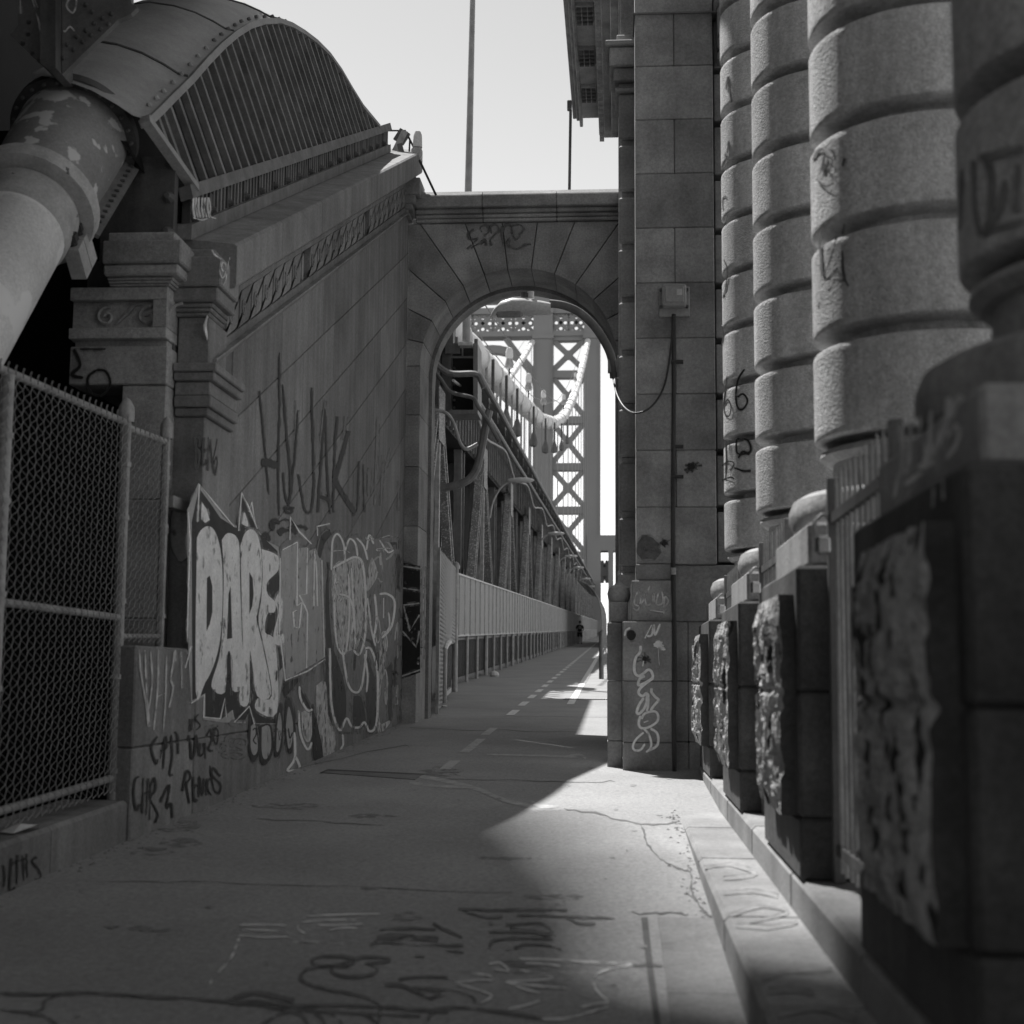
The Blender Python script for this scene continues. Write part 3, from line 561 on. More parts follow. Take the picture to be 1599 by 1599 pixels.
# ================================================================ scroll pier behind the fence
pier = thing('gate_pier', 'dark granite pier with scroll frieze and stepped cap behind the chain link fence', 'pier', (-3.4, 9.7, .3))
PX = -3.06
MB().box(-3.70, PX-.01, 9.62, 10.6, 3.2, 4.1).build('pier_core', JOINT, pier); MB().box(-3.36, PX-.01, 9.52, 10.6, 0, 3.2).build('pier_core', JOINT, pier)
for z0, z1 in ((.1, .85), (.855, 1.6), (1.605, 2.4), (2.404, 3.185)): MB().box(-3.37, PX, 9.47, 9.85, z0, z1, .008).build('stone', GRAN2, pier)
MB().box(-3.74, PX+.004, 9.455, 9.85, 3.19, 3.455, .008).build('stone', GRAN2, pier); MB().box(-3.72, PX-.02, 9.50, 9.85, 3.456, 3.50).build('moulding', GRAN2, pier)
sf = MB().box(-3.74, PX-.05, 9.49, 9.85, 3.50, 3.86).build('scroll_frieze', GRAN2, pier)
MB().box(-3.74, PX, 9.42, 9.85, 3.502, 3.575, .004).build('fillet', GRAN2, sf); MB().box(-3.74, PX, 9.42, 9.85, 3.77, 3.858, .004).build('fillet', GRAN2, sf); MB().box(-3.16, PX, 9.42, 9.85, 3.576, 3.769, .004).build('fillet', GRAN2, sf)
def spiral(cx, cz, r, to):
    pts = []
    for k in range(30):
        a = 1.2+k*.28; rr = r*(1-k/34); pts.append(to(cx+rr*math.cos(a), cz+rr*math.sin(a)))
    return pts
for cx in (-3.50, -3.21):
    MB().tube(spiral(cx, 3.665, .072, lambda u, v: (u, 9.475, v)), .013, 5).build('scroll', GRAN2, sf)
    MB().tube([(cx+.075, 9.475, 3.62), (cx+.13, 9.475, 3.67), (cx+.19, 9.475, 3.74), (cx+.24, 9.475, 3.755)], .011, 5).build('scroll', GRAN2, sf)
MB().tube(spiral(9.62, 3.66, .065, lambda u, v: (PX-.03, u, v)), .014, 5).build('scroll', GRAN2, sf)
for z0, z1, pr in ((3.86, 3.877, .02), (3.877, 3.894, .035), (3.894, 3.915, .05), (3.915, 3.99, .10), (3.99, 4.15, .125), (4.15, 4.225, .06)):
    MB().box(-3.46-pr*.2, PX+pr, 9.42-pr, 9.85, z0+.001, z1-.001, .012).build('cap_stone', GRAN2, pier)
g = Paint(on_y(9.448), .004); g.line([(150, 578), (137, 590), (140, 610), (158, 618), (172, 600), (165, 580), (150, 578)], 4).line([(115, 545), (125, 570), (112, 585), (130, 590)], 5).line([(125, 545), (165, 545)], 4); g.done(P_BLACK, pier)
# small dark cap on the pilaster top is part of the wall; the dark chamber behind it
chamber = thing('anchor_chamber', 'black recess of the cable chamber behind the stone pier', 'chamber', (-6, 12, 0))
for a in ((-7.8, -7.5, -3, 19, -1.5, 11), (-7.5, -3.4, 13.5, 13.8, -1.5, 6.6), (-7.5, -3.33, 10.7, 10.9, -1.5, 2.46), (-7.5, -3.4, 10.91, 13.4, 2.3, 2.46), (-7.5, -4.15, 3, 13.6, 8.1, 8.4), (-7.5, -4.6, 2.0, 2.3, -1.5, 8.1)): MB().box(*a).build('chamber_wall', BLACKM, chamber)  # black walls and roof added to shut the sky out of the recess
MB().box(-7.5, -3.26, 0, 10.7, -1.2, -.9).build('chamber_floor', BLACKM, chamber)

# ================================================================ chain link fence on its granite kerb
kerb = thing('granite_kerb', 'low granite kerb under the chain link fence with black tag', 'kerb', (-2.95, 6, .2))
for a, b_ in ((1.5, 3.4), (3.4, 5.3), (5.3, 7.28), (7.28, 8.415)):
    bb = MB(); V = [(x, y_, gz(y_)+dz) for y_ in (a+.004, b_-.004) for x, dz in ((-3.25, -.3), (-2.87, -.3), (-2.87, .215), (-2.89, .235), (-3.25, .235))]
    bb.prism(V[:5], V[5:]); bb.build('kerb_stone', GRAN, kerb)
g = Paint(on_x(-2.868), .004, 0, 1000, 3.9975)
for pts, wd in [([(20, 1400), (30, 1480), (20, 1540)], 14), ([(70, 1360), (60, 1560), (95, 1540)], 14), ([(110, 1340), (105, 1520)], 14), ([(140, 1340), (150, 1500)], 12), ([(165, 1330), (170, 1480)], 12), ([(230, 1350), (200, 1380), (240, 1430), (255, 1480), (220, 1500)], 14), ([(60, 1400), (160, 1360)], 10)]: g.line(pts, wd)
g.done(P_BLACK, kerb)
FX = -2.97
fence = thing('chain_link_fence', 'galvanised chain link fence with capped posts on the granite kerb', 'fence', (FX, 6.6, .45))
def post(y, z0, z1, r=.033, cap=True):
    p = MB().tube([(FX, y, z0), (FX, y, z1)], r, 14).build('post', GALV, fence, True)
    for z in (z0+.2, z0+.75, z0+1.2, z1-.62, z1-.3):
        if z < z1: MB().tube([(FX, y, z-.014), (FX, y, z+.014)], r+.007, 14).build('band', GALV, p, True)
    if cap:
        MB().lathe([(r+.014, -.02), (r+.016, .03), (r+.013, .075), (r*.7, .115), (.004, .13)], (FX, y, z1-.02), 14).build('post_cap', GALV, p, True)
def rail(y0, z0, y1, z1, r=.021): MB().tube([(FX, y0, z0), (FX, y1, z1)], r, 10).build('rail', GALV, fence, True)
for y_ in (3.2, 5.0, 6.74): post(y_, gz(y_)+.2, 2.47+gz(y_), cap=y_ < 6.7)
post(8.44, gz(8.44)+.2, 2.52+gz(8.44)); post(9.22, 1.41, 2.52+gz(9.22), .028)
rail(3.2, 2.60, 8.44, 2.745); rail(8.44, 2.45+gz(8.44), 9.22, 2.46+gz(9.22)); rail(3.2, 1.60, 8.44, 1.57); rail(3.2, .36+gz(3.2), 8.44, .36+gz(8.44)); rail(8.44, 1.46, 9.22, 1.48, .015)
def links(y0, y1, zf0, zf1, px=.045, pz=.030):
    b = MB(); n = int((y1-y0)/px)
    for k in range(n):
        yc = y0+(k+.5)*px; zb = zf0(yc); m = int((zf1(yc)-zb)/pz); pts = []
        for j in range(m+1):
            s_ = 1 if (j+k) % 2 else -1; pts.append((FX+.028+(.006 if j % 2 else -.006), yc+s_*px*.52, zb+j*pz))
        b.tube(pts, .0026, 3, False)
        e = pts[-1]; b.tube([e, (e[0], e[1]-.006, e[2]+.03), (e[0], e[1]+.008, e[2]+.05)], .0045, 3, False)
    return stuff(b.build('chain_link', WIRE, fence))
links(3.2, 8.42, lambda y: gz(y)+.28, lambda y: gz(y)+2.47); links(8.47, 9.2, lambda y: 1.43, lambda y: gz(y)+2.47)
pb = MB(); q = [(-2.93, 6.95), (-2.88, 7.12), (-2.90, 7.2), (-3.0, 7.18), (-3.02, 7.0)]
pb.add([(x, y_, gz(y_)+.245+(.02 if i % 2 else 0)) for i, (x, y_) in enumerate(q)]+[(-2.95, 7.08, gz(7)+.275)], [(i, (i+1) % 5, 5) for i in range(5)])
tag(pb.build('paper_scrap', PAPER), 'crumpled white paper scrap on the kerb under the chain link fence', 'litter')
sb = MB().box(-3.0, -2.93, 9.30, 9.62, 2.33, 2.41, .004); sb.build('fence_bracket', GALV, fence)

# ================================================================ main cable entering the saddle housing
CXc = -3.75
ax = [on_x(CXc)(*p) for p in ((118, 208), (86, 262), (48, 328), (-18, 438), (-80, 540))]
cd = (ax[0]-ax[3]).normalized()
cable = thing('main_cable', 'thick wrapped bridge cable rising out of the dark into the curved saddle housing', 'cable', tuple(ax[4]))
def along(p, d): return p+cd*d
A0 = ax[0]; Lc = (ax[0]-ax[2]).length
MB().tube([along(A0, -Lc-1.9), along(A0, -Lc-.25), along(A0, -Lc-.1)], [.30, .30, .285], 36).build('wrapped_cable', WRAP, cable, True)
MB().tube([along(A0, -Lc-.30), along(A0, -Lc-.28), along(A0, -Lc-.05), along(A0, -Lc-.03)], [.30, .315, .325, .30], 36).build('clamp', CLAMP, cable, True)
MB().tube([along(A0, -Lc-.03), along(A0, -Lc-.02), along(A0, -Lc+.09), along(A0, -Lc+.10)], [.34, .41, .42, .35], 36).build('collar', CLAMP, cable, True)
slv = MB().tube([along(A0, -Lc+.04), along(A0, -Lc*.45), along(A0, -.02)], [.335, .36, .372], 40).build('sleeve', SLEEVE, cable, True)
MB().tube([along(A0, -.06), along(A0, -.05), along(A0, .02), along(A0, .03)], [.40, .435, .435, .40], 44).build('flange', STEELD, cable, True)
e1 = cd.cross(Vector((1, 0, 0))).normalized(); e2 = Vector((1, 0, 0))
for k in range(26):
    th = 6.283*k/26; p = along(A0, -.065)+(e1*math.cos(th)+e2*math.sin(th))*.405
    MB().tube([p, p-cd*.022], [.014, .010], 6).build('bolt', STEELM, cable)
dn = -(e1 if e1.z > 0 else -e1); sdv = (dn*.55+e2*.83).normalized()                  # seam flange on the lower right of the sleeve
for k in range(13):
    d = -Lc+.12+k*(Lc-.2)/12; p = along(A0, d)+sdv*(.375+.02*k/12); MB().tube([p+e2*.02, p+e2*.05+dn*-.0], [.014, .01], 6).build('bolt', STEELD, slv)
p0, p1 = along(A0, -Lc+.06)+sdv*.33, along(A0, -.06)+sdv*.365
MB().bar(p0+sdv*.05, p1+sdv*.05, .13, .03, side=tuple(cd.cross(sdv))).build('seam_flange', STEELM, slv)
for s_ in (0, 1):                                                                # clamp lugs and studs
    p = along(A0, -Lc-.16+.13*s_)+sdv*.34
    MB().bar(p-dn*.02, p+dn*.20, .12, .10).build('clamp_lug', CLAMP, cable)
    MB().tube([p-dn*.14, p-dn*.0], .03, 8).build('stud', DARKP, cable); MB().tube([p-dn*.10, p-dn*.05], .045, 6).build('nut', DARKP, cable)


# ---------------------------------------------------------------- saddle housing
def BL(y): return Rk(y)+1.20
hs = thing('saddle_housing', 'curved steel saddle housing with slatted grille on top of the sloping wall', 'housing', (-3.3, 13, 6))
LEAN = .25; n_l = Vector((1, -LEAN*RS, LEAN)).normalized(); pl0 = Vector((-3.05, 10, BL(10)))
def on_l(x, y): return hit(x, y, pl0, n_l)
def lp(y, z, o_=0): q = Vector((0, y, z)); X = -3.05-LEAN*((z-BL(y))); return Vector((X, y, z))+n_l*o_
top_px = [(222, 187), (240, 170), (262, 148), (290, 121), (315, 93), (340, 68), (362, 50), (382, 38), (405, 31), (430, 30), (450, 37), (470, 49), (490, 64), (510, 84), (528, 109), (545, 138), (562, 165), (588, 196)]
tops = [on_l(*p) for p in top_px]
n = len(tops)
# rim following the arc
rim = MB()
nrm = []
for i in range(n):
    t = (tops[min(i+1, n-1)]-tops[max(i-1, 0)]).normalized(); u = n_l.cross(t); u = u if u.z > 0 else -u; nrm.append(u.normalized())
V = []
for i in range(n):
    for o_, h in ((.05, -.055), (.05, .0), (-.03, .0), (-.03, -.055)): V.append(tops[i]+n_l*o_+nrm[i]*h)
rim.add(V, [(4*i+k, 4*i+(k+1) % 4, 4*i+4+(k+1) % 4, 4*i+4+k) for i in range(n-1) for k in range(4)]+[(0, 1, 2, 3), (4*n-4, 4*n-1, 4*n-2, 4*n-3)]).build('rim', COVER, hs)
# rounded cover plates behind the rim
PROF = [(.02, .004), (-.05, .03), (-.13, .11), (-.26, .21), (-.42, .285), (-.62, .33), (-.85, .31)]
segs = [0, 3, 6, 9, 12, 15, 17]
for a, b_ in zip(segs, segs[1:]):
    V = []; prof = PROF[:6] if a == 0 else PROF; m_ = len(prof); fade = lambda i: 1-.55*i/(n-1)
    for i in range(a, b_+1):
        for o_, h in prof: V.append(tops[i]+Vector((o_, 0, 0))+nrm[i]*h*fade(i)+(nrm[i]*.004 if a % 2 else Vector()))
    MB().add(V, [(i*m_+k, i*m_+k+1, (i+1)*m_+k+1, (i+1)*m_+k) for i in range(b_-a) for k in range(m_-1)]).build('cover_plate', COVER, hs, True)
    i = b_; MB().tube([tops[i]+Vector((o_-.0, 0, 0))+nrm[i]*(h*fade(i)+.004) for o_, h in prof], .012, 5).build('seam', STEELD, hs)
for i in range(1, n-1):
    for f_ in (.0, .5):
        p = tops[i].lerp(tops[i+1], f_)+nrm[i]*.015+Vector((-.02, 0, 0)); MB().tube([p, p+nrm[i]*.03], [.022, .014], 6).build('bolt', STEELL if i < 5 else STEELM, hs)
# bottom band with short slats, and the grille bars
bot = [lp(y, BL(y)) for y in (9.75, 18.4)]
def topz(y):                                                                       # height of the arc above the band at y along a bar leaning back
    best = None
    for i in range(n-1):
        pass
up_l = Vector((-LEAN, -RS, 1)); up_l = (up_l - n_l*up_l.dot(n_l)).normalized()
def arc_len(p):                                                                     # distance along up_l from p to the arc
    s_ax = n_l.cross(up_l)
    for i in range(n-1):
        a, b_ = tops[i]-p, tops[i+1]-p; sa, sb_ = a.dot(s_ax), b_.dot(s_ax)
        if sa*sb_ <= 0 and sa != sb_: t = sa/(sa-sb_); return (a+(b_-a)*t).dot(up_l)
    return None
MB().prism([lp(y, z, .045) for y, z in ((9.72, BL(9.72)-.05), (18.35, BL(18.35)-.05), (18.35, BL(18.35)+.05), (9.72, BL(9.72)+.05))], [lp(y, z, -.05) for y, z in ((9.72, BL(9.72)-.05), (18.35, BL(18.35)-.05), (18.35, BL(18.35)+.05), (9.72, BL(9.72)+.05))]).build('band', GRILLE, hs)
MB().prism([(-3.0, y, z) for y, z in ((9.72, Rk(9.72)+.86), (18.3, Rk(18.3)+.86), (18.3, Rk(18.3)+.97), (9.72, Rk(9.72)+.97))], [(-3.2, y, z) for y, z in ((9.72, Rk(9.72)+.86), (18.3, Rk(18.3)+.86), (18.3, Rk(18.3)+.97), (9.72, Rk(9.72)+.97))]).build('sill', GRILLE, hs)
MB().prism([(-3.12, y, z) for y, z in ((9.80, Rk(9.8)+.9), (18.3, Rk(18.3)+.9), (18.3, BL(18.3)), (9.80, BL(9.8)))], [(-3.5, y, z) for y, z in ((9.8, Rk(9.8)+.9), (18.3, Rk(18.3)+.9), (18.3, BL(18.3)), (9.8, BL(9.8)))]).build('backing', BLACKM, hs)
y = 9.8; k = 0
while y < 18.3:
    if k % 5 == 0:
        MB().bar((-3.07, y+.05, Rk(y)+.965), (-3.07, y+.05, BL(y)-.045), .10, .06).build('stay', STEELD, hs)
        MB().lathe([(.004, .035), (.03, .025), (.042, 0)], (0, 0, 0), 8).mesh
        MB().tube([(-3.04, y+.05, Rk(y)+1.03), (-3.0, y+.05, Rk(y)+1.03)], [.035, .015], 8).build('rivet', STEELD, hs)
    else: MB().bar((-3.06, y, Rk(y)+.965), (-3.06, y, BL(y)-.045), .035, .05).build('slat', GRILLE, hs)
    y += .095; k += 1
for t_ in (.22, .48, .74):
    p = on_l(222, 187).lerp(on_l(300, 296), t_); h = arc_len(p)
    if h: MB().bar(p+n_l*.012, p+n_l*.012+up_l*(h-.03), .05, .05, side=tuple(n_l)).build('grille_bar', GRILLE, hs)
y = 9.93; k = 0
while y < 18.6:
    p = lp(y, BL(y)+.03); h = arc_len(p); p2 = p
    if h and h > .06: MB().bar(p+n_l*.012, p+n_l*.012+up_l*(h-.03), .05, .05, side=tuple(n_l)).build('grille_bar', GRILLE, hs)
    y += .235; k += 1
MB().bar(on_l(222, 187)+n_l*.02, on_l(300, 296)+n_l*.02, .06, .07, side=tuple(n_l)).build('rim', COVER, hs)
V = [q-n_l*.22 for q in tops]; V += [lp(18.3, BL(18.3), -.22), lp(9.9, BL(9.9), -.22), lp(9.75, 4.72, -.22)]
MB().add(V, [tuple(range(len(V)))]).build('backing', BLACKM, hs)  # black sheet stands in for the shade inside the housing
MB().box(-3.62, -3.10, 9.62, 9.7, 4.1, 4.85).build('end_plate', STEELD, hs)
for z in (4.3, 4.55): MB().tube([(-3.14, 9.62, z), (-3.14, 9.57, z)], [.045, .02], 8).build('rivet', STEELD, hs)
g = Paint(on_x(-3.0), .004, 200, 300, 7.268)
for x in (745, 775, 805, 845, 875, 910): g.line([(x, 60), (x-5, 180), (x+15, 290)], 22)
g.line([(740, 290), (830, 315), (900, 300)], 16).line([(920, 60), (935, 180), (930, 270), (1000, 300)], 14); g.done(P_WASH, hs)

# gusset plates and column above the cable
gs = thing('steel_gusset', 'riveted steel gusset plates around a dark column above the cable sleeve', 'girder', (-3.5, 8.85, 5))
GY = 8.85; F_ = on_y(GY)
def plate(px, nm, m, th=.05):
    q = [F_(*p) for p in px]; return MB().prism(q, [p+Vector((0, th, 0)) for p in q]).build(nm, m, gs)
plate([(15, 54), (28, 40), (28, -700), (72, -700), (72, 108)], 'plate', STEELM); plate([(97, 116), (97, -700), (205, -700), (205, 5), (214, 11), (204, 22), (184, 31)], 'plate', STEELM)
q = [F_(*p) for p in ((72, 108), (74, -700), (96, -700), (96, 116), (84, 118))]; MB().prism([p-Vector((0, .10, 0)) for p in q], [p+Vector((0, .2, 0)) for p in q]).build('column', STEELD, gs)
for x, y in [(134, 8), (144, 19), (147, 37), (160, 29), (170, 38), (157, 46), (134, 48), (142, 55), (120, 58), (129, 66), (105, 70), (115, 78), (100, 91), (174, 22), (45, 35), (44, 54), (36, 68), (51, 84), (62, 95), (76, 32), (77, 58), (75, 83)]:
    p = F_(x, y); MB().tube([p, p-Vector((0, .022, 0))], [.017, .009], 7).build('rivet', STEELD, gs)
g = Paint(on_y(GY-.004), .004, 0, 0, 6.952)
for pts, wd in [([(220, 0), (225, 150)], 22), ([(340, -40), (400, 150), (440, 320), (460, 420)], 20), ([(370, -20), (440, 150), (490, 180)], 16), ([(440, 0), (480, 140)], 14), ([(770, -40), (720, 60), (790, 140), (830, 40), (820, -40)], 18), ([(690, 330), (710, 340), (760, 290), (810, 340)], 18)]: g.line(pts, wd)
g.done(P_WASH, gs)

# ================================================================ unseen deck added overhead to shade the near end
deck = thing('unseen_shade_deck', 'unseen slatted deck added overhead to shade the near end of the walkway', 'bridge deck', (-6, 0, 9.2))
ZD = 9.3
mid = [Vector((p.x, p.y, 0)) for p in smooth_line([(-3.75, 15.2), (-3.3, 13.4), (-3.05, 12.2), (-2.97, 11.1), (-2.75, 10.5), (-2.0, 9.9), (-1.35, 8.9), (-.85, 7.9), (-.2, 6.4), (1.2, 4.3), (4, 2)], 4)]
def side(i):
    t = (mid[min(i+1, len(mid)-1)]-mid[max(i-1, 0)]).normalized(); return Vector((-t.y, t.x, 0))
def off(d, z): return [mid[i]+side(i)*d+Vector((0, 0, z)) for i in range(len(mid))]
o1, o2 = off(-.78, ZD), off(-7.5, ZD)
for i in range(len(mid)-1):
    q = [o1[i], o1[i+1], o2[i+1], o2[i]]; MB().prism([p+Vector((0, 0, .6)) for p in q], q).build('slab', STEELM, deck)
for k in range(22):  # added slats thin outward to soften the edge of the shade
    wd = .048*(1-k/22)+.003; L_ = off(-.76+k*.05, ZD+.3); V = []
    for i, p in enumerate(L_): n_ = side(i)*wd/2; V += [p+n_, p-n_, p-n_-Vector((0, 0, .012)), p+n_-Vector((0, 0, .012))]
    MB().add(V, [(4*i+j, 4*i+(j+1) % 4, 4*i+4+(j+1) % 4, 4*i+4+j) for i in range(len(L_)-1) for j in range(4)]).build('shade_slat', STEELM, deck)
pv = thing('added_shade_block', 'massive plain stone pavilion closing the street end of the colonnade', 'building', (4, -8, 0))  # unseen block added to darken the near pedestals
MB().box(.75, 10, -14, -3.4, -1, 13).build('wall', GRANP, pv); MB().box(.45, 10.3, -14.3, -3.1, 13, 13.8).build('cornice', GRANP, pv); MB().box(.6, 10, -14.1, -3.3, -1, 1.4).build('base', GRANP, pv)
# unseen building block added to close the low sky behind the camera
cb_ = thing('unseen_sky_block', 'unseen tall grey block with windows added to close off the low sky', 'building', (4, -22, -2))
MB().box(-45, 50, -44, -22, -2.2, 42).build('wall', STEELM, cb_)
MB().box(-45.3, 50.3, -44.3, -21.7, 42, 42.8).build('parapet', STEELM, cb_)
for i in range(16):
    for j in range(8): MB().box(-42+i*5.7, -39.6+i*5.7, -22.05, -21.95, 1.5+j*4.8, 4.3+j*4.8).build('window', GLASS, cb_)
# ================================================================ arch across the walkway
AY = 19.0; AR = 1.325; AXc = -1.335; AZ = 5.365
arch = thing('stone_arch', 'granite round arch wall spanning the walkway with moulded coping', 'arch', (AXc, AY, gz(AY)))
to_a = lambda u, v, o_: (u, AY-o_, v)
AL, ARt, AT = -2.86, .12, 7.34
def arcp(a0, a1, r, k=6): return [(AXc+r*math.cos(a0+(a1-a0)*i/k), AZ+r*math.sin(a0+(a1-a0)*i/k)) for i in range(k+1)]
def ext(a):                                                               # from the ring out to the edge of the wall
    c, s_ = math.cos(a), math.sin(a); t = 99
    if s_ > 1e-6: t = min(t, (AT-AZ)/s_)
    if c > 1e-6: t = min(t, (ARt-AXc)/c)
    if c < -1e-6: t = min(t, (AL-AXc)/c)
    return (AXc+t*c, AZ+t*s_)
NV = 13
angs = [math.pi*i/NV for i in range(NV+1)]
corner = [math.atan2(AT-AZ, ARt-AXc), math.atan2(AT-AZ, AL-AXc)]
for i in range(NV):
    a, b_ = angs[i], angs[i+1]; outer = [ext(a)]
    for c in corner:
        if a < c < b_: outer.append(ext(c))
    outer.append(ext(b_)); poly = outer+arcp(b_, a, AR, 5)
    if area(poly) > .005: stone(poly, to_a, .9, GRAN2, arch, 'voussoir', gap=.005, ch=.008)
z = -.2; zs = [gz(AY)-.3, 1.6, 2.45, 3.2, 4.0, 4.7, AZ]
for z0, z1 in zip(zs, zs[1:]):
    MB().box(AL, AXc-AR, AY, AY+.9, z0+.003, z1-.003, .006).build('jamb_stone', GRAN2, arch); MB().box(AXc+AR, ARt, AY, AY+.9, z0+.003, z1-.003, .006).build('jamb_stone', GRAN2, arch)
# inner order behind, a little narrower, and the roll between
ring = MB(); V = []; K = 24; pr = [(AXc-AR+.035, gz(AY)-.2), (AXc-AR+.035, 2.5)]
pts = [(AXc-AR+.04, gz(AY)-.2)]+[(AXc+(AR-.04)*math.cos(math.pi-math.pi*i/K), AZ+(AR-.04)*math.sin(math.pi-math.pi*i/K)) for i in range(K+1)]+[(AXc+AR-.04, gz(AY)-.2)]
opt = [(AXc-AR-.2, gz(AY)-.2)]+[(AXc+(AR+.2)*math.cos(math.pi-math.pi*i/K), AZ+(AR+.2)*math.sin(math.pi-math.pi*i/K)) for i in range(K+1)]+[(AXc+AR+.2, gz(AY)-.2)]
m_ = len(pts)
for yy_ in (AY+.93, AY+1.25): V += [(u, yy_, v) for u, v in pts]+[(u, yy_, v) for u, v in opt]
F = []
for i in range(m_-1): F += [(i, i+1, m_+i+1, m_+i), (2*m_+i+1, 2*m_+i, 3*m_+i, 3*m_+i+1), (i+1, i, 2*m_+i, 2*m_+i+1), (m_+i, m_+i+1, 3*m_+i+1, 3*m_+i)]
ring.add(V, F).build('inner_ring', GRAN2, arch)
MB().prism([(AL, AY+.905, AZ), (AL, AY+.905, AT), (ARt, AY+.905, AT), (ARt, AY+.905, AZ+1.34)][:3]+[(ARt, AY+.905, AZ+1.42), (AXc, AY+.905, AZ+1.42), (AXc-1.0, AY+.905, AZ+1.1)], [(AL, AY+1.2, AZ), (AL, AY+1.2, AT), (ARt, AY+1.2, AT), (ARt, AY+1.2, AZ+1.42), (AXc, AY+1.2, AZ+1.42), (AXc-1.0, AY+1.2, AZ+1.1)]).build('back_wall', GRAN2, arch)
xs = [-2.75, -1.83, -.83, .1]
for z0, z1, p_ in ((AT, AT+.05, .05), (AT+.05, AT+.10, .08), (AT+.10, AT+.16, .13), (AT+.16, AT+.33, .20)):
    for a, b_ in zip(xs, xs[1:]): MB().box(a+.002, b_-.002, AY-p_, AY+1.1, z0+.001, z1-.001, .012).build('coping_stone' if p_ > .15 else 'moulding', GRAN2, arch)
for a, b_ in zip(xs, xs[1:]):                                             # weathered top, sloping to the front
    MB().prism([(a+.004, AY-.19, AT+.331), (a+.004, AY-.10, AT+.405), (a+.004, AY+1.05, AT+.44), (a+.004, AY+1.05, AT+.331)], [(b_-.004, AY-.19, AT+.331), (b_-.004, AY-.10, AT+.405), (b_-.004, AY+1.05, AT+.44), (b_-.004, AY+1.05, AT+.331)]).build('coping_stone', GRAN2, arch)
g = Paint(on_y(AY-.002), .004, 600, 280, 3.9975)
for pts, wd in [([(560, 310), (525, 340), (535, 375), (580, 370), (560, 395), (515, 435)], 11), ([(610, 330), (600, 300), (640, 285), (650, 330), (620, 350)], 10), ([(670, 340), (665, 295), (700, 285), (715, 320), (690, 345), (660, 380), (670, 415)], 10), ([(735, 290), (735, 360), (745, 420)], 10), ([(740, 330), (760, 285), (790, 290), (800, 345)], 10), ([(790, 330), (820, 375), (845, 350)], 12), ([(800, 290), (850, 285), (868, 315), (840, 350)], 10), ([(540, 430), (600, 395), (640, 380)], 9), ([(755, 400), (780, 370), (775, 415), (830, 435), (880, 410), (915, 405)], 10), ([(600, 405), (630, 375), (635, 415)], 9)]: g.line(pts, wd)
g.done(P_FADE, arch)
g = Paint(on_y(AY-.002), .003); g.fill([(627, 878), (656, 884), (656, 1050), (627, 1060)]); g.done(P_BLACK, arch)
g = Paint(on_y(AY-.002), .006)
for pts in [[(628, 884), (656, 888)], [(628, 918), (655, 922)], [(628, 945), (655, 942)], [(630, 945), (640, 985), (655, 960)], [(628, 985), (650, 1010), (655, 985)], [(627, 1056), (656, 1046)]]: g.line(pts, 4, False)
g.done(P_WASH, arch)
g = Paint(on_x(AXc-AR+.002), .004); g.line([(661, 885), (659, 930), (660, 990), (664, 1030), (667, 980), (667, 900), (661, 885)], 2.5).line([(664, 900), (662, 1000)], 4); g.done(P_MIDD, arch)

# ================================================================ stone pier on the right and the building behind
PY = 13.0
pyl = thing('stone_pier', 'tall granite pier of squared blocks with black cable conduit down its face', 'pier', (.4, 13.5, .4))
def blk(x0, x1, y0, y1, z0, z1, nm='stone', c=.008, m=GRANP): return MB().box(x0+.002, x1-.002, y0, y1, z0+.002, z1-.002, c).build(nm, m, pyl)
MB().box(.17, 1.6, 13.6, 14.58, 0, 12.5).build('pier_core', JOINT, pyl)
for z0, z1 in ((.0, .66), (.66, 1.2), (1.2, 1.73)):
    blk(-.11, .03, 13.30, 14.2, z0, z1); blk(.03, .47, PY, 13.62, z0, z1); blk(.47, .62, 13.16, 13.62, z0, z1); blk(.62, 1.4, 13.16, 13.62, z0, z1)
blk(.11, .47, 13.06, 13.62, 1.73, 2.10); blk(.47, 1.2, 13.2, 13.62, 1.73, 2.25)
blk(.15, .47, 13.10, 13.62, 2.10, 2.25)
nw = blk(-.085, .085, 13.32, 13.6, 1.73, 1.92, 'newel')
MB().lathe([(.0, .16), (.06, .155), (.095, .13), (.11, .08), (.10, .03), (.088, .0)], (0, 13.45, 1.92), 20).build('newel_cap', GRANP, pyl, True)
MB().lathe([(.006, .14), (.018, .12), (.022, .10), (.012, .08), (.02, .04), (.05, .0)], (.0, 13.45, 2.075), 12).build('finial', GALV, pyl, True)
z = 2.25; k = 0
while z < 12:
    z1 = z+.5225
    if k % 2: blk(.155, .52, 13.14, 13.62, z, z1); blk(.52, .885, 13.14, 13.62, z, z1)
    else: blk(.155, .885, 13.14, 13.62, z, z1)
    blk(.90, 1.3, 13.28, 13.62, z+.03, z1-.03, 'quoin'); z = z1; k += 1
MB().box(.14, 1.0, 13.12, 13.62, 7.46, 7.475).build('drip_course', JOINT, pyl)
for z0, z1, p_ in ((7.0, 7.1, .05), (7.1, 7.22, .09), (7.22, 7.5, .14), (7.5, 7.58, .18)): MB().box(.93, 1.5, 13.2-p_, 13.62, z0, z1, .02).build('moulding', GRANP, pyl)
z = 1.76+.0; k = 0
while z < 6.8:                                                            # banded strip between pier and arch
    blk(.0, .26, 14.0, 14.6, z+.0, z+.475, 'quoin', .02); blk(.03, .26, 14.05, 14.6, z+.475, z+.535, 'stone', 0); z += .535; k += 1
MB().box(.0, .3, 14.0, 14.6, z, 7.05, .01).build('stone', GRANP, pyl)
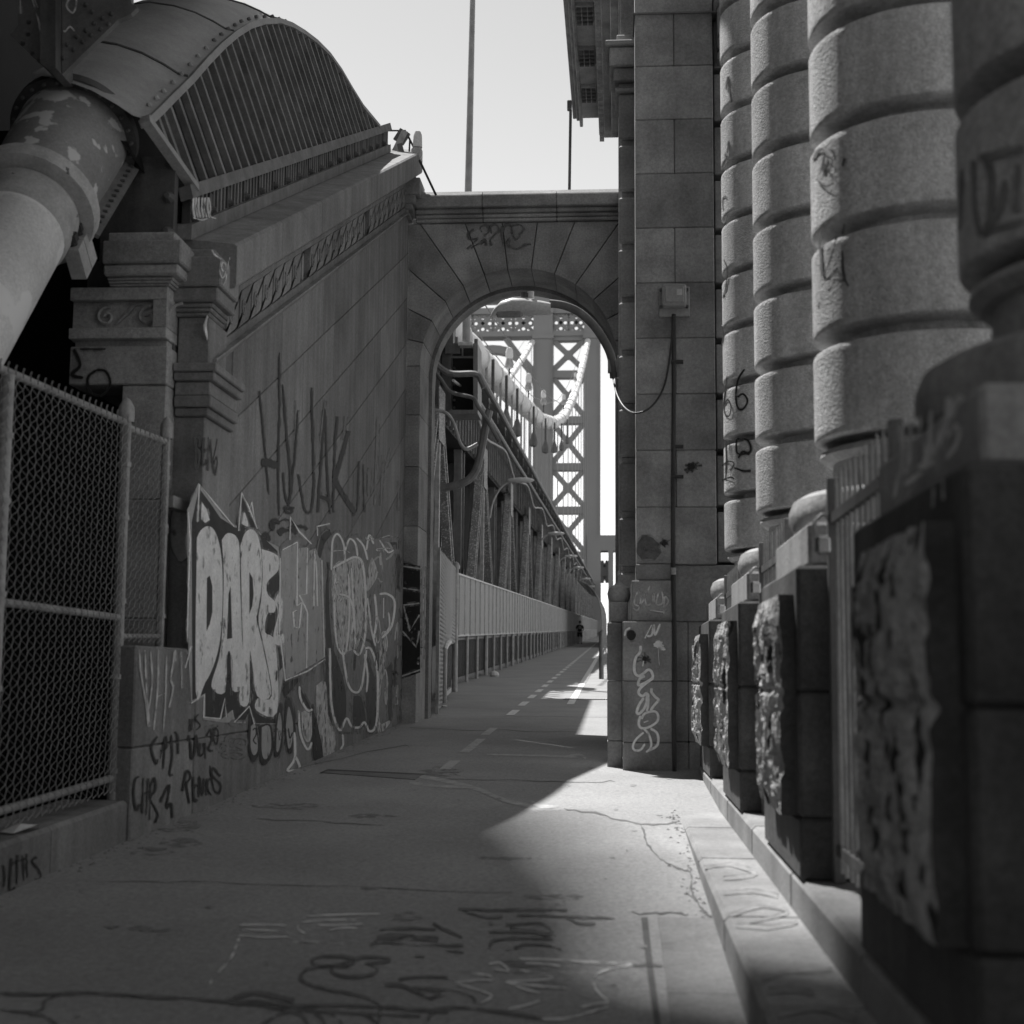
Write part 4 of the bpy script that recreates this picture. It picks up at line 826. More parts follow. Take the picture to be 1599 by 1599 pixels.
for z0, z1, p_ in ((7.05, 7.10, .03), (7.10, 7.16, .0), (7.16, 7.30, .05), (7.30, 7.50, .09), (7.50, 7.56, .13), (7.56, 7.66, .02)): MB().box(.0-p_, .3, 14.0-p_, 14.6, z0+.001, z1-.001, .012).build('moulding', GRANP, pyl)
MB().box(.02, .3, 14.05, 14.6, 7.66, 12).build('stone', GRANP, pyl)
bld = thing('portal_building', 'granite portal block with dentil cornice jutting over the walkway beyond the arch', 'building', (1.5, 21, .5))
MB().box(.0, 5, 14.62, 25.4, -1, 12.6).build('wall', GRANP, bld)
EE = 26.2
crn = MB().box(-.70, .0, 14.3, EE-.4, 11.50, 11.62).build('cornice', GRANP, bld)
for x0, x1, z0, z1, ye in ((-.85, -.78, 11.62, 11.95, EE), (-.78, -.72, 11.56, 11.9, EE-.05), (-.72, -.66, 11.46, 11.62, EE), (-.80, .0, 11.63, 11.95, EE), (-.36, .0, 11.30, 11.50, EE+.02), (-.26, .0, 11.05, 11.30, EE-.5), (-.12, .0, 10.9, 11.05, EE-.9)):
    MB().box(x0, x1, 14.3, ye, z0+.001, z1-.001, .01).build('moulding', GRANP, crn)
y = 14.6
while y < EE-.2: MB().box(-.345, -.262, y, y+.13, 11.1, 11.298).build('dentil', GRANP, bld); y += .24
y = 15.0
while y < EE-1.0:
    mu = MB().box(-.65, -.38, y, y+.62, 11.44, 11.499).build('mutule', GRANP, bld)
    for i in range(3):
        for j in range(4): MB().box(-.645+i*.09, -.575+i*.09, y+.05+j*.15, y+.12+j*.15, 11.39, 11.439).build('gutta', STEELD, mu)
    y += 1.55
# tags on the pier
def pp(y_, l=.004): return Paint(on_y(y_-.002), l)
g = Paint(on_y(PY-.002), .004, 930, 960, 5.711)
for pts, wd in [([(400, 275), (398, 330), (360, 380), (345, 450), (352, 520), (385, 545), (430, 520), (470, 490), (500, 510), (510, 555), (470, 590), (400, 625), (380, 620), (395, 570), (440, 545)], 24), ([(520, 560), (450, 610), (395, 660), (385, 700), (420, 725), (455, 700), (455, 780), (430, 840), (390, 880), (368, 870), (385, 810), (430, 740)], 24), ([(500, 655), (500, 690), (530, 730), (560, 760), (520, 810), (490, 855)], 24), ([(470, 700), (470, 800), (455, 860)], 20), ([(400, 900), (385, 970), (410, 1010), (480, 1000), (550, 950), (555, 890), (520, 860), (440, 880), (410, 930)], 22), ([(430, 960), (470, 945)], 20), ([(430, 1015), (470, 1060), (495, 1130), (490, 1190), (450, 1225)], 20), ([(490, 1015), (545, 1050), (560, 1110), (545, 1170), (470, 1215)], 22), ([(430, 1050), (370, 1100), (335, 1160), (345, 1205), (400, 1205), (440, 1150)], 20), ([(430, 400), (420, 460)], 20), ([(440, 210), (500, 90)], 18), ([(460, 190), (500, 180), (520, 90), (530, 180), (575, 80)], 18), ([(260, 190), (270, 140), (310, 115)], 18)]: g.line(pts, wd)
g.blob(560, 265, 45, 30, .3).blob(590, 300, 30, 20, .3).line([(560, 300), (562, 380), (570, 450)], 5); g.done(P_LIGHT, pyl)
g = Paint(on_y(PY-.002), .006, 930, 960, 5.711); g.blob(318, 182, 42, 46, .03, 24)
def splat(g, x, y, r):
    g.blob(x, y, r*.38, r*.38, .2)
    for k in range(9):
        a = k*.7+random.uniform(-.2, .2); l = r*random.uniform(.7, 1.5); g.line([(x, y), (x+math.cos(a)*l, y+math.sin(a)*l*.8)], r*.16)
splat(g, 437, 392, 55); g.done(P_BLACK, pyl)
g = pp(13.14); splat(g, 1081, 729, 11); g.done(P_BLACK, pyl)
g = pp(13.14); splat(g, 1038, 848, 8); g.done(P_BLACK, pyl)
g = pp(13.14, .003); g.blob(1012, 855, 17, 18, .15); g.done(P_FADE, pyl)
g = Paint(on_y(13.06-.002), .004, 920, 780, 3.477)
for pts, wd in [([(240, 590), (265, 600), (280, 540), (270, 490), (245, 560), (280, 570), (330, 470)], 9), ([(300, 500), (310, 570), (340, 560), (350, 510), (355, 570)], 9), ([(375, 510), (365, 570), (400, 560), (395, 500)], 9), ([(405, 620), (410, 530), (430, 550), (415, 580)], 9), ([(330, 600), (400, 610), (430, 600)], 6)]: g.line(pts, wd)
g.done(P_WASH, pyl)

# electrical things on the pier
F13 = on_y(13.13)
jb = thing('junction_box', 'grey electrical junction box with pale sticker on the tall granite pier', 'electrical box', tuple(F13(1053, 474)))
c = F13(1053, 472); MB().box(c.x-.14, c.x+.14, 13.10, 13.138, c.z-.14, c.z+.14, .004).build('mounting_plate', BOXM, jb)
c = F13(1052, 468); MB().box(c.x-.11, c.x+.11, 12.96, 13.10, c.z-.095, c.z+.105, .015).build('enclosure', BOXM, jb); MB().box(c.x-.085, c.x+.085, 12.945, 12.96, c.z-.07, c.z+.08, .008).build('lid', BOXM, jb)
MB().box(c.x+.02, c.x+.07, 12.938, 12.945, c.z-.005, c.z+.05).build('sticker', PAPER, jb)
for sx in (-1, 1):
    for sz in (-1, 1): MB().tube([(c.x+sx*.12, 13.10, c.z+sz*.08), (c.x+sx*.12, 13.06, c.z+sz*.08)], .013, 8).build('latch', STEELD, jb)
cdp = [F13(1052, 492), F13(1052, 620), F13(1051, 760), F13(1051, 880)]
cdt = thing('conduit', 'black cable conduit running down the granite pier below the junction box', 'conduit', tuple(on_y(12.97)(1052, 1200)))
MB().tube([p-Vector((0, .03, 0)) for p in cdp]+[Vector((.49, 13.08, 2.1)), Vector((.49, 12.965, 1.72)), Vector((.495, 12.96, 1.2)), Vector((.48, 12.96, .9)), Vector((.485, 12.96, .4))], .021, 8).build('pipe', DARKP, cdt, True)
for y_ in (566, 745, 698):
    p = F13(1053, y_); MB().box(p.x-.03, p.x+.08, 13.075, 13.138, p.z-.012, p.z+.012).build('pipe_clip', DARKP, cdt)
for y_ in (893, 962): p = F13(1051, y_); MB().tube([p+Vector((0, -.10, -.03)), p+Vector((0, -.10, .03))], .025, 8).build('coupling', GALV, cdt)
# lamp on a curved arm
lamp = thing('street_lamp', 'cobra head lamp on curved arm hung in front of the stone arch', 'street lamp', (-.05, 15, 4.3))
F15 = on_y(15.0)
MB().tube(smooth_line([F15(*p) for p in ((959, 590), (957, 570), (950, 545), (930, 512), (905, 488), (880, 477), (858, 474))]), .045, 12).build('arm', STEELM, lamp, True)
MB().bar(F15(958, 562), F15(958, 582), .07, .12).build('bracket', GALV, lamp); MB().bar(F15(968, 556), F15(968, 590), .10, .06).build('wall_plate', GALV, lamp)
prof = [(860, .06, .09), (845, .075, .11), (820, .085, .13), (800, .085, .13), (783, .07, .11), (772, .045, .07), (766, .015, .02)]
V = []; nn = 14
for x, h, wd in prof:
    yt = {860: 473, 845: 472, 820: 470, 800: 469, 783: 472, 772: 479, 766: 486}[x]; c = F15(x, yt+6)
    for k in range(nn): a = 6.283*k/nn; V.append((c.x, c.y+wd*math.cos(a), c.z+(h if math.sin(a) > 0 else h*1.0)*math.sin(a)-.02))
MB().add(V, [(i*nn+k, i*nn+(k+1) % nn, (i+1)*nn+(k+1) % nn, (i+1)*nn+k) for i in range(len(prof)-1) for k in range(nn)]+[tuple(range(nn)), tuple(range((len(prof)-1)*nn, len(prof)*nn))]).build('lamp_head', LAMPM, lamp, True)
c = F15(795, 486); MB().box(c.x-.15, c.x+.15, 14.93, 15.07, c.z-.06, c.z+.01, .03).build('lens', GLASS, lamp)
c = F15(829, 470); MB().tube([c+Vector((0, 0, .03)), c+Vector((0, 0, .10))], .035, 10).build('photocell', PAPER, lamp); MB().tube([c+Vector((-.07, 0, .04)), c+Vector((-.07, 0, .09))], .04, 10).build('cap', STEELD, lamp)
pc = smooth_line([F15(957, 590), on_y(14.2)(963, 615), on_y(13.7)(975, 636), on_y(13.1)(993, 645), on_y(13.1)(1018, 634), on_y(13.1)(1038, 600), on_y(13.08)(1048, 540), on_y(12.98)(1051, 494)])
tag(MB().tube(pc, .0085, 6).build('power_cable', DARKP, None, True), 'thin slack power cable looping from the lamp arm to the junction box', 'cable')

# ================================================================ colonnade
CX, CR, CH = 1.38, .512, .69
CYS = [3.63, 6.40, 9.18, 11.96, .85, -1.93]  # last two stand unseen, added to shade the near pedestal
dp = [(.30, 0), (CR-.16, .0), (CR-.16, .033), (CR-.014, .035), (CR-.004, .041), (CR, .05), (CR, .07), (CR, .395), (CR, .414), (CR-.004, .423), (CR-.014, .429), (CR-.16, .431), (CR-.16, .4648), (.30, .4648)]
drum_me = MB().lathe(dp, (0, 0, 0), 56).mesh('drum', DRUM, True)
def rough_block(yc, seed):
    b = MB(); NZ, NY = 64, 42; z0, z1, y0, y1, X = .24, 1.10, -.60, .24, -CH-.06; V = []
    for i in range(NZ+1):
        for j in range(NY+1):
            u, v = j/NY, i/NZ; y_ = y0+(y1-y0)*u; z_ = z0+(z1-z0)*v; ed = min(u, 1-u, 1)*8; ed = min(1, ed); eb = min(1, v*9, (1-v)*9)
            y_ = y_; sd = seed*3.7; q = Vector((y_*13+sd, z_*4.0, 3.1+sd)); d = noise.noise(q)*.018+max(0, noise.noise(Vector((y_*24+sd, z_*6, 1+sd)))-.14)*.20+max(0, noise.noise(Vector((y_*50+sd, z_*12, 7)))-.12)*.09+.012*noise.noise(q*4)+.008*noise.noise(q*9)
            if abs(z_-.72) < .015: d += .02
            V.append((X-.03*ed*eb+d*max(.35, ed*eb)*.9, y_+.02*noise.noise(Vector((z_*7, y_*9, 5)))*(1-ed), z_))
    n0 = len(V); F = [(i*(NY+1)+j, i*(NY+1)+j+1, (i+1)*(NY+1)+j+1, (i+1)*(NY+1)+j) for i in range(NZ) for j in range(NY)]
    bx = -CH+.02; B = []
    edge = [(0, j) for j in range(NY+1)]+[(i, NY) for i in range(1, NZ+1)]+[(NZ, j) for j in range(NY-1, -1, -1)]+[(i, 0) for i in range(NZ-1, 0, -1)]
    for i, j in edge: p = V[i*(NY+1)+j]; V.append((bx, p[1], p[2]))
    m = len(edge)
    for k in range(m):
        a = edge[k][0]*(NY+1)+edge[k][1]; c = edge[(k+1) % m]; F.append((a, c[0]*(NY+1)+c[1], n0+(k+1) % m, n0+k))
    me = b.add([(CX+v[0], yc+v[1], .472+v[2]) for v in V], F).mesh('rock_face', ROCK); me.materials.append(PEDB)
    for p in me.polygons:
        if abs(p.normal.x) < .35 and max(me.vertices[v].co.x for v in p.vertices) > CX-CH+.01: p.material_index = 1  # side faces take the dark stone: their shade is put into the colour
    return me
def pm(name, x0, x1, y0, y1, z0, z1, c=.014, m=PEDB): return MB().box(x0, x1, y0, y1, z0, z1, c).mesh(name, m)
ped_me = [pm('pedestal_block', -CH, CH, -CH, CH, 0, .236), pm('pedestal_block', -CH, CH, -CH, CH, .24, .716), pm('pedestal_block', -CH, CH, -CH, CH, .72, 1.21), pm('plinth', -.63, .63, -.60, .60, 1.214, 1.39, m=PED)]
tor_me = MB().lathe([(.3, .0), (.58, .0), (.615, .02), (.63, .06), (.63, .10), (.612, .145), (.57, .17), (.50, .18), (.3, .18)], (0, 0, 1.392), 56).mesh('torus', PED, True)
nek_me = MB().lathe([(.42, 1.55), (.44, 1.58), (.43, 1.76), (.3, 1.77)], (0, 0, 0), 40).mesh('neck', PED, True)
ft_me = MB().lathe([(.46, .0), (.485, -.01), (.49, -.03), (.46, -.055), (.40, -.06)], (0, 0, 1.765), 48).mesh('astragal', PED, True)
LB = ['banded granite column standing in shade over the rough pedestal with pale tag', 'banded granite column with dark charcoal loops on its sunlit edge', 'plain unmarked banded granite column with evenly sunlit left edge', 'banded granite column beside the stone pier carrying thin black marker drawings', 'unseen banded granite column added to shade the pale tagged pedestal', 'unseen banded granite column added for shade at the street end of the colonnade']
cols = []
for k, yc in enumerate(CYS):
    t = thing('banded_column', LB[k], 'column', (CX, yc, .472), 'banded columns of the colonnade'); cols.append(t)
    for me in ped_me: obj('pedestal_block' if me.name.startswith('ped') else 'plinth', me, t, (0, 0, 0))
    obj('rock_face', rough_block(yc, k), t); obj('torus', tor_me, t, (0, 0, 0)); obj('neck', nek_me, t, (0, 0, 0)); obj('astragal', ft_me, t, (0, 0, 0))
    for i in range(17):
        d = obj('drum', drum_me, t, (0, 0, 1.765+i*.465)); d.rotation_euler.z = (i*1.7+k) % 6.28
# marker drawings on the shafts
def onc(k, l=.004, zx=0, zy=0, zs=1): return Paint(on_cyl(CX, CYS[k], CR+.002), l, zx, zy, zs)
g = onc(3, .004, 900, 380, 3.9975)
for pts, wd in [([(1050, 785), (1010, 850), (995, 950), (1010, 1030), (1045, 1030), (1068, 980), (1040, 940), (1005, 960)], 12), ([(940, 830), (920, 1000), (930, 1070), (955, 1075), (965, 1020), (945, 975), (922, 1010)], 7), ([(1000, 1220), (1005, 1310), (1085, 1300), (1070, 1230), (1000, 1220)], 11), ([(1010, 1340), (1040, 1300), (1080, 1320)], 12), ([(985, 1400), (1040, 1420), (1090, 1420)], 11), ([(920, 1230), (975, 1230)], 6), ([(930, 1240), (935, 1330), (930, 1480)], 6), ([(955, 1240), (960, 1320)], 6), ([(910, 1390), (945, 1360), (985, 1375), (960, 1420)], 7), ([(910, 1480), (960, 1460), (985, 1470)], 9), ([(920, 100), (940, 160), (935, 260), (915, 340)], 6), ([(905, 500), (918, 560), (908, 640)], 5)]: g.line(pts, wd)
g.done(P_BLACK, cols[3])
g = onc(3, .004, 860, 0, 3.9975)
for pts, wd in [([(1095, 560), (1110, 480), (1128, 640)], 9), ([(1085, 960), (1100, 970), (1108, 880), (1100, 1000), (1080, 1045)], 8), ([(1095, 1225), (1072, 1240), (1075, 1310)], 7), ([(1070, 1370), (1085, 1390), (1095, 1340)], 7)]: g.line(pts, wd)
g.done(P_FADE, cols[3])
g = onc(1, .004, 1100, 0, 3.198)
for pts, wd in [([(540, 800), (570, 750), (600, 760), (580, 860), (560, 890), (600, 930), (650, 900), (650, 780), (620, 740)], 9), ([(600, 780), (640, 800), (620, 850), (600, 820), (590, 860)], 8), ([(700, 790), (690, 830)], 22), ([(575, 1140), (580, 1280), (595, 1370), (640, 1260), (660, 1180)], 9), ([(540, 1190), (590, 1380)], 8), ([(700, 1120), (690, 1170)], 12), ([(688, 1250), (690, 1330), (700, 1390), (720, 1430)], 9), ([(640, 1400), (700, 1400)], 10), ([(640, 1420), (560, 1530)], 7), ([(545, 740), (530, 770)], 7)]: g.line(pts, wd)
g.done(P_FADE, cols[1])
g = onc(0, .004, 1100, 0, 3.198)
for pts, wd in [([(1280, 850), (1275, 1150)], 22), ([(1340, 800), (1350, 1050), (1380, 1180)], 26), ([(1400, 780), (1430, 900), (1420, 1120), (1390, 1180)], 34), ([(1370, 790), (1500, 760), (1600, 740)], 40), ([(1500, 900), (1470, 1050), (1400, 1140)], 34), ([(1560, 820), (1560, 1060)], 50), ([(1400, 1150), (1500, 1130), (1600, 1100)], 30)]: g.line(pts, wd)
g.done(P_STAIN, cols[0])
g = Paint(on_x(CX-CH-.004), .006, 1330, 480, 5.0)                         # pale tag on the near pedestal
for pts, wd in [([(370, 900), (400, 1150), (330, 1480)], 34), ([(460, 900), (450, 1150), (420, 1300)], 34), ([(530, 850), (560, 1050), (600, 1150), (620, 800)], 34), ([(760, 700), (730, 900), (650, 1100), (560, 1200)], 50), ([(860, 690), (800, 760), (760, 860)], 60), ([(740, 1000), (820, 920), (830, 1040), (740, 1180)], 36), ([(520, 1250), (640, 1200)], 90), ([(420, 1380), (540, 1290)], 60), ([(280, 1280), (270, 1420)], 26), ([(350, 1180), (380, 1330)], 30), ([(640, 1400), (630, 1560)], 30), ([(710, 1330), (715, 1500)], 30)]: g.line(pts, wd)
g.done(P_WASH, cols[0])
# iron gates between the pedestals
for k in range(3):
    y0, y1 = CYS[k]+CH+.03, CYS[k+1]-CH-.02; X = .83
    t = thing('iron_gate', ['dark iron bar gate beside the pedestal with the pale tag', 'dark iron bar gate beside the charcoal marked column', 'dark iron bar gate nearest the stone pier'][k], 'gate', (X, (y0+y1)/2, .472))
    for z_ in (.60, 1.86): MB().box(X-.012, X+.012, y0, y1, z_-.02, z_+.02).build('gate_rail', STEELD, t)
    for y_ in (y0+.02, y1-.02): MB().box(X-.022, X+.022, y_-.022, y_+.022, .475, 2.02, .004).build('gate_post', STEELM, t)
    nb = 12
    for i in range(1, nb):
        y_ = y0+(y1-y0)*i/nb; MB().tube([(X, y_, .52), (X, y_, 1.97), (X, y_, 2.03)], [.0085, .0085, .003], 6).build('gate_bar', STEELL, t)
    pl = thing('padlock', ['brass padlock on the gate beside the charcoal marked column', 'brass padlock on the gate at the plain unmarked column', 'brass padlock on the gate at the column next to the stone pier'][k], 'padlock', (.78, y1-.02, 1.75))
    MB().box(.757, .823, y1-.05, y1-.016, 1.715, 1.795, .014).build('lock_body', CHROME, pl)
    MB().tube(smooth_line([(.76, y1-.03, 1.79), (.757, y1-.03, 1.84), (.79, y1-.03, 1.875), (.823, y1-.03, 1.84), (.82, y1-.03, 1.79)]), .008, 6).build('shackle', GALV, pl, True)
# ================================================================ walkway beyond the arch: fence on the left
wf = thing('walkway_fence', 'long pale wire mesh fence with dark pickets along the bridge walkway', 'fence', (-3.45, 30, gz(30)))
FXW = -3.45
def P3(x, y, h): return Vector((x, y, gz(y)+h))
def panel(x0, y0, x1, y1, h0, h1, nm, m, par, th=.012):
    q = [P3(x0, y0, h0), P3(x1, y1, h0), P3(x1, y1, h1), P3(x0, y0, h1)]
    return MB().prism(q, [p-Vector((th, 0, 0)) for p in q]).build(nm, m, par)
y = 28.6; k = 0
while y < 262:
    st = 2.4; y1 = y+st
    MB().tube([P3(FXW-.05, y, 0), P3(FXW-.05, y, 2.42)], .034 if k % 4 else .05, 6).build('post', GALV, wf)
    panel(FXW, y+.02, FXW, y1-.02, 1.08, 2.40, 'mesh_panel', MESHM, wf)
    for f_ in (.0, .5):
        MB().bar(P3(FXW+.02, y+f_*st, 1.08), P3(FXW+.02, y+f_*st, 2.40), .022, .02).build('stay_bar', STEELL if k % 2 else GALV, wf)
    MB().bar(P3(FXW+.015, y, 2.40), P3(FXW+.015, y1, 2.40), .04, .03).build('rail', GALV, wf)
    b = MB(); npk = 15 if y < 90 else 8
    for i in range(npk):
        yy_ = y+st*(i+.5)/npk; b.bar(P3(FXW-.12, yy_, .12), P3(FXW-.12, yy_, 1.0), .03, .03)
    b.bar(P3(FXW-.12, y, .12), P3(FXW-.12, y1, .12), .06, .05); b.bar(P3(FXW-.12, y, 1.0), P3(FXW-.12, y1, 1.0), .05, .05)
    b.build('picket_panel', STEELD, wf); MB().bar(P3(FXW, y, 1.08), P3(FXW, y1, 1.08), .04, .03).build('rail', GALV, wf)
    panel(FXW-.18, y, FXW-.18, y1, .0, 1.1, 'kick_board', STEELD, wf)
    y = y1; k += 1
# tall wire screen just past the arch
ws = thing('wire_screen', 'tall woven wire screen with round capped post just past the arch jamb', 'screen', (-2.8, 22, gz(22)))
a, b_ = (-2.63, 21.0), (-3.2, 28.3)
panel(a[0], a[1], b_[0], b_[1], .95, 2.42, 'mesh_panel', MESHN, ws); panel(a[0], a[1], -2.78, 22.9, .03, .95, 'mesh_panel', MESHN, ws)
MB().tube([P3(b_[0], b_[1], 0), P3(b_[0], b_[1], 2.42)], .055, 10).build('post', GALV, ws, True); MB().lathe([(.075, 0), (.08, .06), (.05, .12), (.005, .15)], tuple(P3(b_[0], b_[1], 2.40)), 10).build('post_cap', GALV, ws, True)
MB().bar(P3(a[0], a[1], 0), P3(a[0], a[1], 2.42), .05, .05).build('frame', GALV, ws); MB().tube([P3(-2.80, 23.2, .05), P3(-2.80, 23.2, .9), P3(-2.84, 23.9, .98), P3(-2.93, 25, 1.0)], .05, 8).build('pipe', GALV, ws, True)
for i in range(12): yy_ = 23.8+i*.3; MB().bar(P3(-2.9-.075*(i*.3), yy_, .15), P3(-2.9-.075*(i*.3), yy_, .92), .03, .03).build('picket', STEELD, ws)
panel(-3.02, 23.4, -3.3, 28.3, .08, .95, 'kick_board', STEELD, ws)
MB().bar(P3(-2.85, 23.3, .13), P3(-3.05, 26.2, .13), .08, .05).build('rail', GALV, ws)
lb = MB(); lb.lathe([(.004, .0), (.10, .0), (.13, .04), (.11, .10), (.05, .14), (.004, .15)], tuple(P3(-3.2, 37.3, 0)), 9); tag(lb.build('litter_bag', PAPER), 'crumpled pale litter bag lying at the foot of the mesh fence', 'litter')
for (x, y_) in ((-2.95, 24.6), (-2.75, 22.9)): tag(MB().lathe([(.004, 0), (.04, 0), (.05, .015), (.02, .03)], tuple(P3(x, y_, 0)), 6).build('paper_scrap', PAPER), 'small white paper scrap on the walkway beside the wire screen', 'litter', 'scraps beside the wire screen')

# ================================================================ stiffening truss
tr = thing('bridge_truss', 'riveted steel truss with flaking lattice diagonals carrying the bridge deck', 'truss', (-4.3, 30, 0))
TX = -4.2
def lattice(p, q, wd, dz, par, m1=SPECK, lace=True):
    p = Vector(p); q = Vector(q); t = (q-p).normalized(); u = t.cross(Vector((1, 0, 0))).normalized()
    leg_ = MB().bar(p+u*wd/2, q+u*wd/2, .10, .22).build('chord_strip', m1, par); MB().bar(p-u*wd/2, q-u*wd/2, .10, .22).build('chord_strip', m1, par)
    if lace:
        L_ = (q-p).length; n_ = max(3, int(L_/.55)); b = MB()
        for i in range(n_):
            a = p+t*(L_*i/n_); c = p+t*(L_*(i+1)/n_); s_ = 1 if i % 2 else -1; b.bar(a+u*wd/2*s_, c-u*wd/2*s_, .07, .03); b.bar(a-u*wd/2*s_+Vector((-.15, 0, 0)), c+u*wd/2*s_+Vector((-.15, 0, 0)), .07, .03)
        b.build('lacing', STEELM, par)
ya = 32.8
while ya < 250:
    far = ya > 120
    lattice(P3(TX, ya-.2, 6.2), P3(TX, ya-4.9, 0), .36, 0, tr, lace=not far); lattice(P3(TX, ya+.2, 6.2), P3(TX, ya+4.9, 0), .36, 0, tr, lace=not far)
    MB().bar(P3(TX+.04, ya, 0), P3(TX+.04, ya, 6.4), .13, .10).build('post', STEELL, tr)
    q = P3(TX+.13, ya, 6.0); MB().box(q.x-.02, q.x, ya-.55, ya+.55, q.z-.5, q.z+.75).build('gusset_plate', SPECK, tr)
    MB().bar(P3(-4.9, ya+5.5, 0), P3(-4.9, ya+5.5, 8), .62, .4).build('column', STEELM, tr)
    lattice(P3(-4.55, ya+2.7, 0), P3(-4.55, ya+2.7, 7), .8, 0, tr, STEELL, lace=not far); lattice(P3(-4.55, ya-3.0, 0), P3(-4.55, ya-3.0, 7), .7, 0, tr, STEELM, lace=not far)
    MB().bar(P3(-5.1, ya+.4, 0), P3(-5.1, ya+.4, 8), .9, .3).build('column', STEELD, tr)
    ya += 11
MB().bar(P3(TX, 21, .3), P3(TX, 260, .3), .7, .3).build('bottom_chord', STEELD, tr)
# deck above the truss
dk = thing('bridge_deck', 'dark ribbed underside and fascia of the bridge roadway above the truss', 'bridge deck', (-8, 30, 7))
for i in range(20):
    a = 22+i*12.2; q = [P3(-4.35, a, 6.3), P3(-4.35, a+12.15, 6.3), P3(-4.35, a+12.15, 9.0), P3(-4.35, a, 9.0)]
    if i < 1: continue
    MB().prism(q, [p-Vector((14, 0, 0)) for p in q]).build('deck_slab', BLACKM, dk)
yy_ = 30.
while yy_ < 190:
    MB().bar(P3(-4.30, yy_, 6.35), P3(-4.30, yy_, 8.95), .09, .08).build('rib', STEELM, dk); yy_ += .75 if yy_ < 60 else 1.5
yy_ = 34.
while yy_ < 200: MB().box(-4.35, -3.98, yy_, yy_+.35, gz(yy_)+8.0, gz(yy_)+8.6).build('bracket', STEELD, dk); yy_ += 3.2
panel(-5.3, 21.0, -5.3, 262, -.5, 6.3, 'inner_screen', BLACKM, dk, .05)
for i in range(14): yy_ = 21.5+i*.8; MB().bar(P3(-5.0, yy_, 3), P3(-5.0, yy_, 10.5), .12, .1).build('rib', STEELM, dk)
MB().prism([P3(-3.75, 22.3, 8.2), P3(-3.75, 30.5, 8.2), P3(-3.75, 30.5, 9.1), P3(-3.75, 22.3, 9.1)], [P3(-12, 22.3, 8.2), P3(-12, 30.5, 8.2), P3(-12, 30.5, 9.1), P3(-12, 22.3, 9.1)]).build('deck_slab', BLACKM, dk)  # unseen slab pushed outward so its shadow covers the walkway
MB().prism([P3(-4.35, 30.55, 6.3), P3(-4.35, 34.1, 6.3), P3(-4.35, 34.1, 8.3), P3(-4.35, 30.55, 8.3)], [P3(-12, 30.55, 6.3), P3(-12, 34.1, 6.3), P3(-12, 34.1, 8.3), P3(-12, 30.55, 8.3)]).build('deck_slab', BLACKM, dk)  # added slab, stops a band of sun falling on the walkway
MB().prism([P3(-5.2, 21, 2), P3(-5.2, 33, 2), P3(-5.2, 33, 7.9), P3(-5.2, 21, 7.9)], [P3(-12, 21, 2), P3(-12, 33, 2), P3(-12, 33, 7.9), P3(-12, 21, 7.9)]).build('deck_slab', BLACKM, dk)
for h, X, r, y0, l in ((7.55, -3.92, .075, 37.5, 'thick service pipe on brackets along the edge of the bridge deck'), (8.15, -3.80, .085, 37.5, 'upper thick service pipe along the edge of the bridge deck')):
    t = tag(MB().tube([P3(X, y0+i*8, h+(.03 if i % 2 else 0)) for i in range(27)], r, 8).build('service_pipe', STEELM, None, True), l, 'pipe')
tag(MB().tube(smooth_line([P3(-3.85, 33+i*4, 7.0+.28*math.sin(i*2.1)) for i in range(30)], 4), .035, 6).build('slack_cable', STEELL, None, True), 'pale slack cable drooping between the deck brackets', 'cable')
# bracket with riveted recess at the near end of the deck
F34 = on_y(34.)
bk = thing('deck_bracket', 'square riveted steel bracket end sticking out from the deck under the pole', 'bracket', (-3.7, 34, 8))
def r4(x0, x1, y0, y1, yd, nm, m, th=.06):
    q = [on_y(yd)(*p) for p in ((x0, y0), (x1, y0), (x1, y1), (x0, y1))]; return MB().prism(q, [p+Vector((0, th, 0)) for p in q]).build(nm, m, bk)
r4(700, 742, 540, 640, 34.5, 'web', BLACKM); r4(739, 746, 536, 642, 34.0, 'flange', STEELM, 1.0); r4(700, 746, 640, 646, 33.8, 'flange', STEELM, .9); r4(704, 740, 556, 559, 34.2, 'stiffener', STEELM); r4(721, 723, 541, 557, 34.2, 'stiffener', STEELM); r4(690, 704, 535, 648, 34.1, 'flange', STEELD, .8); r4(695, 718, 536, 552, 33.95, 'plate', STEELD)
for y_ in (575, 588, 600, 612, 625, 637):
    p = on_y(34.45)(709, y_); MB().tube([p, p-Vector((0, .04, 0))], [.04, .02], 6).build('rivet', STEELD, bk)
mast = thing('light_mast', 'tall tapering grey mast standing on the deck bracket above the arch', 'mast', tuple(F34(727, 540)))
MB().tube([F34(728, 541), F34(731, 305), F34(738, 0), F34(743, -250)], [.10, .088, .066, .05], 14).build('shaft', mat('mast paint', .30, rough=.5, rnd=0), mast, True)
MB().box(*(lambda c: (c.x-.17, c.x+.17, 33.85, 34.15, c.z-.02, c.z+.06))(F34(727.5, 540))).build('base_plate', STEELL, mast)
tp = thing('thin_pole', 'thin dark pole with small head rising behind the coping by the cornice', 'pole', tuple(on_y(20.1)(889, 303)))
MB().tube([on_y(20.1)(889, 306), on_y(20.1)(891, 172)], .022, 8).build('shaft', STEELD, tp); c = on_y(20.1)(889.5, 165); MB().box(c.x-.035, c.x+.03, 20.05, 20.15, c.z-.07, c.z+.07, .01).build('head', STEELD, tp)
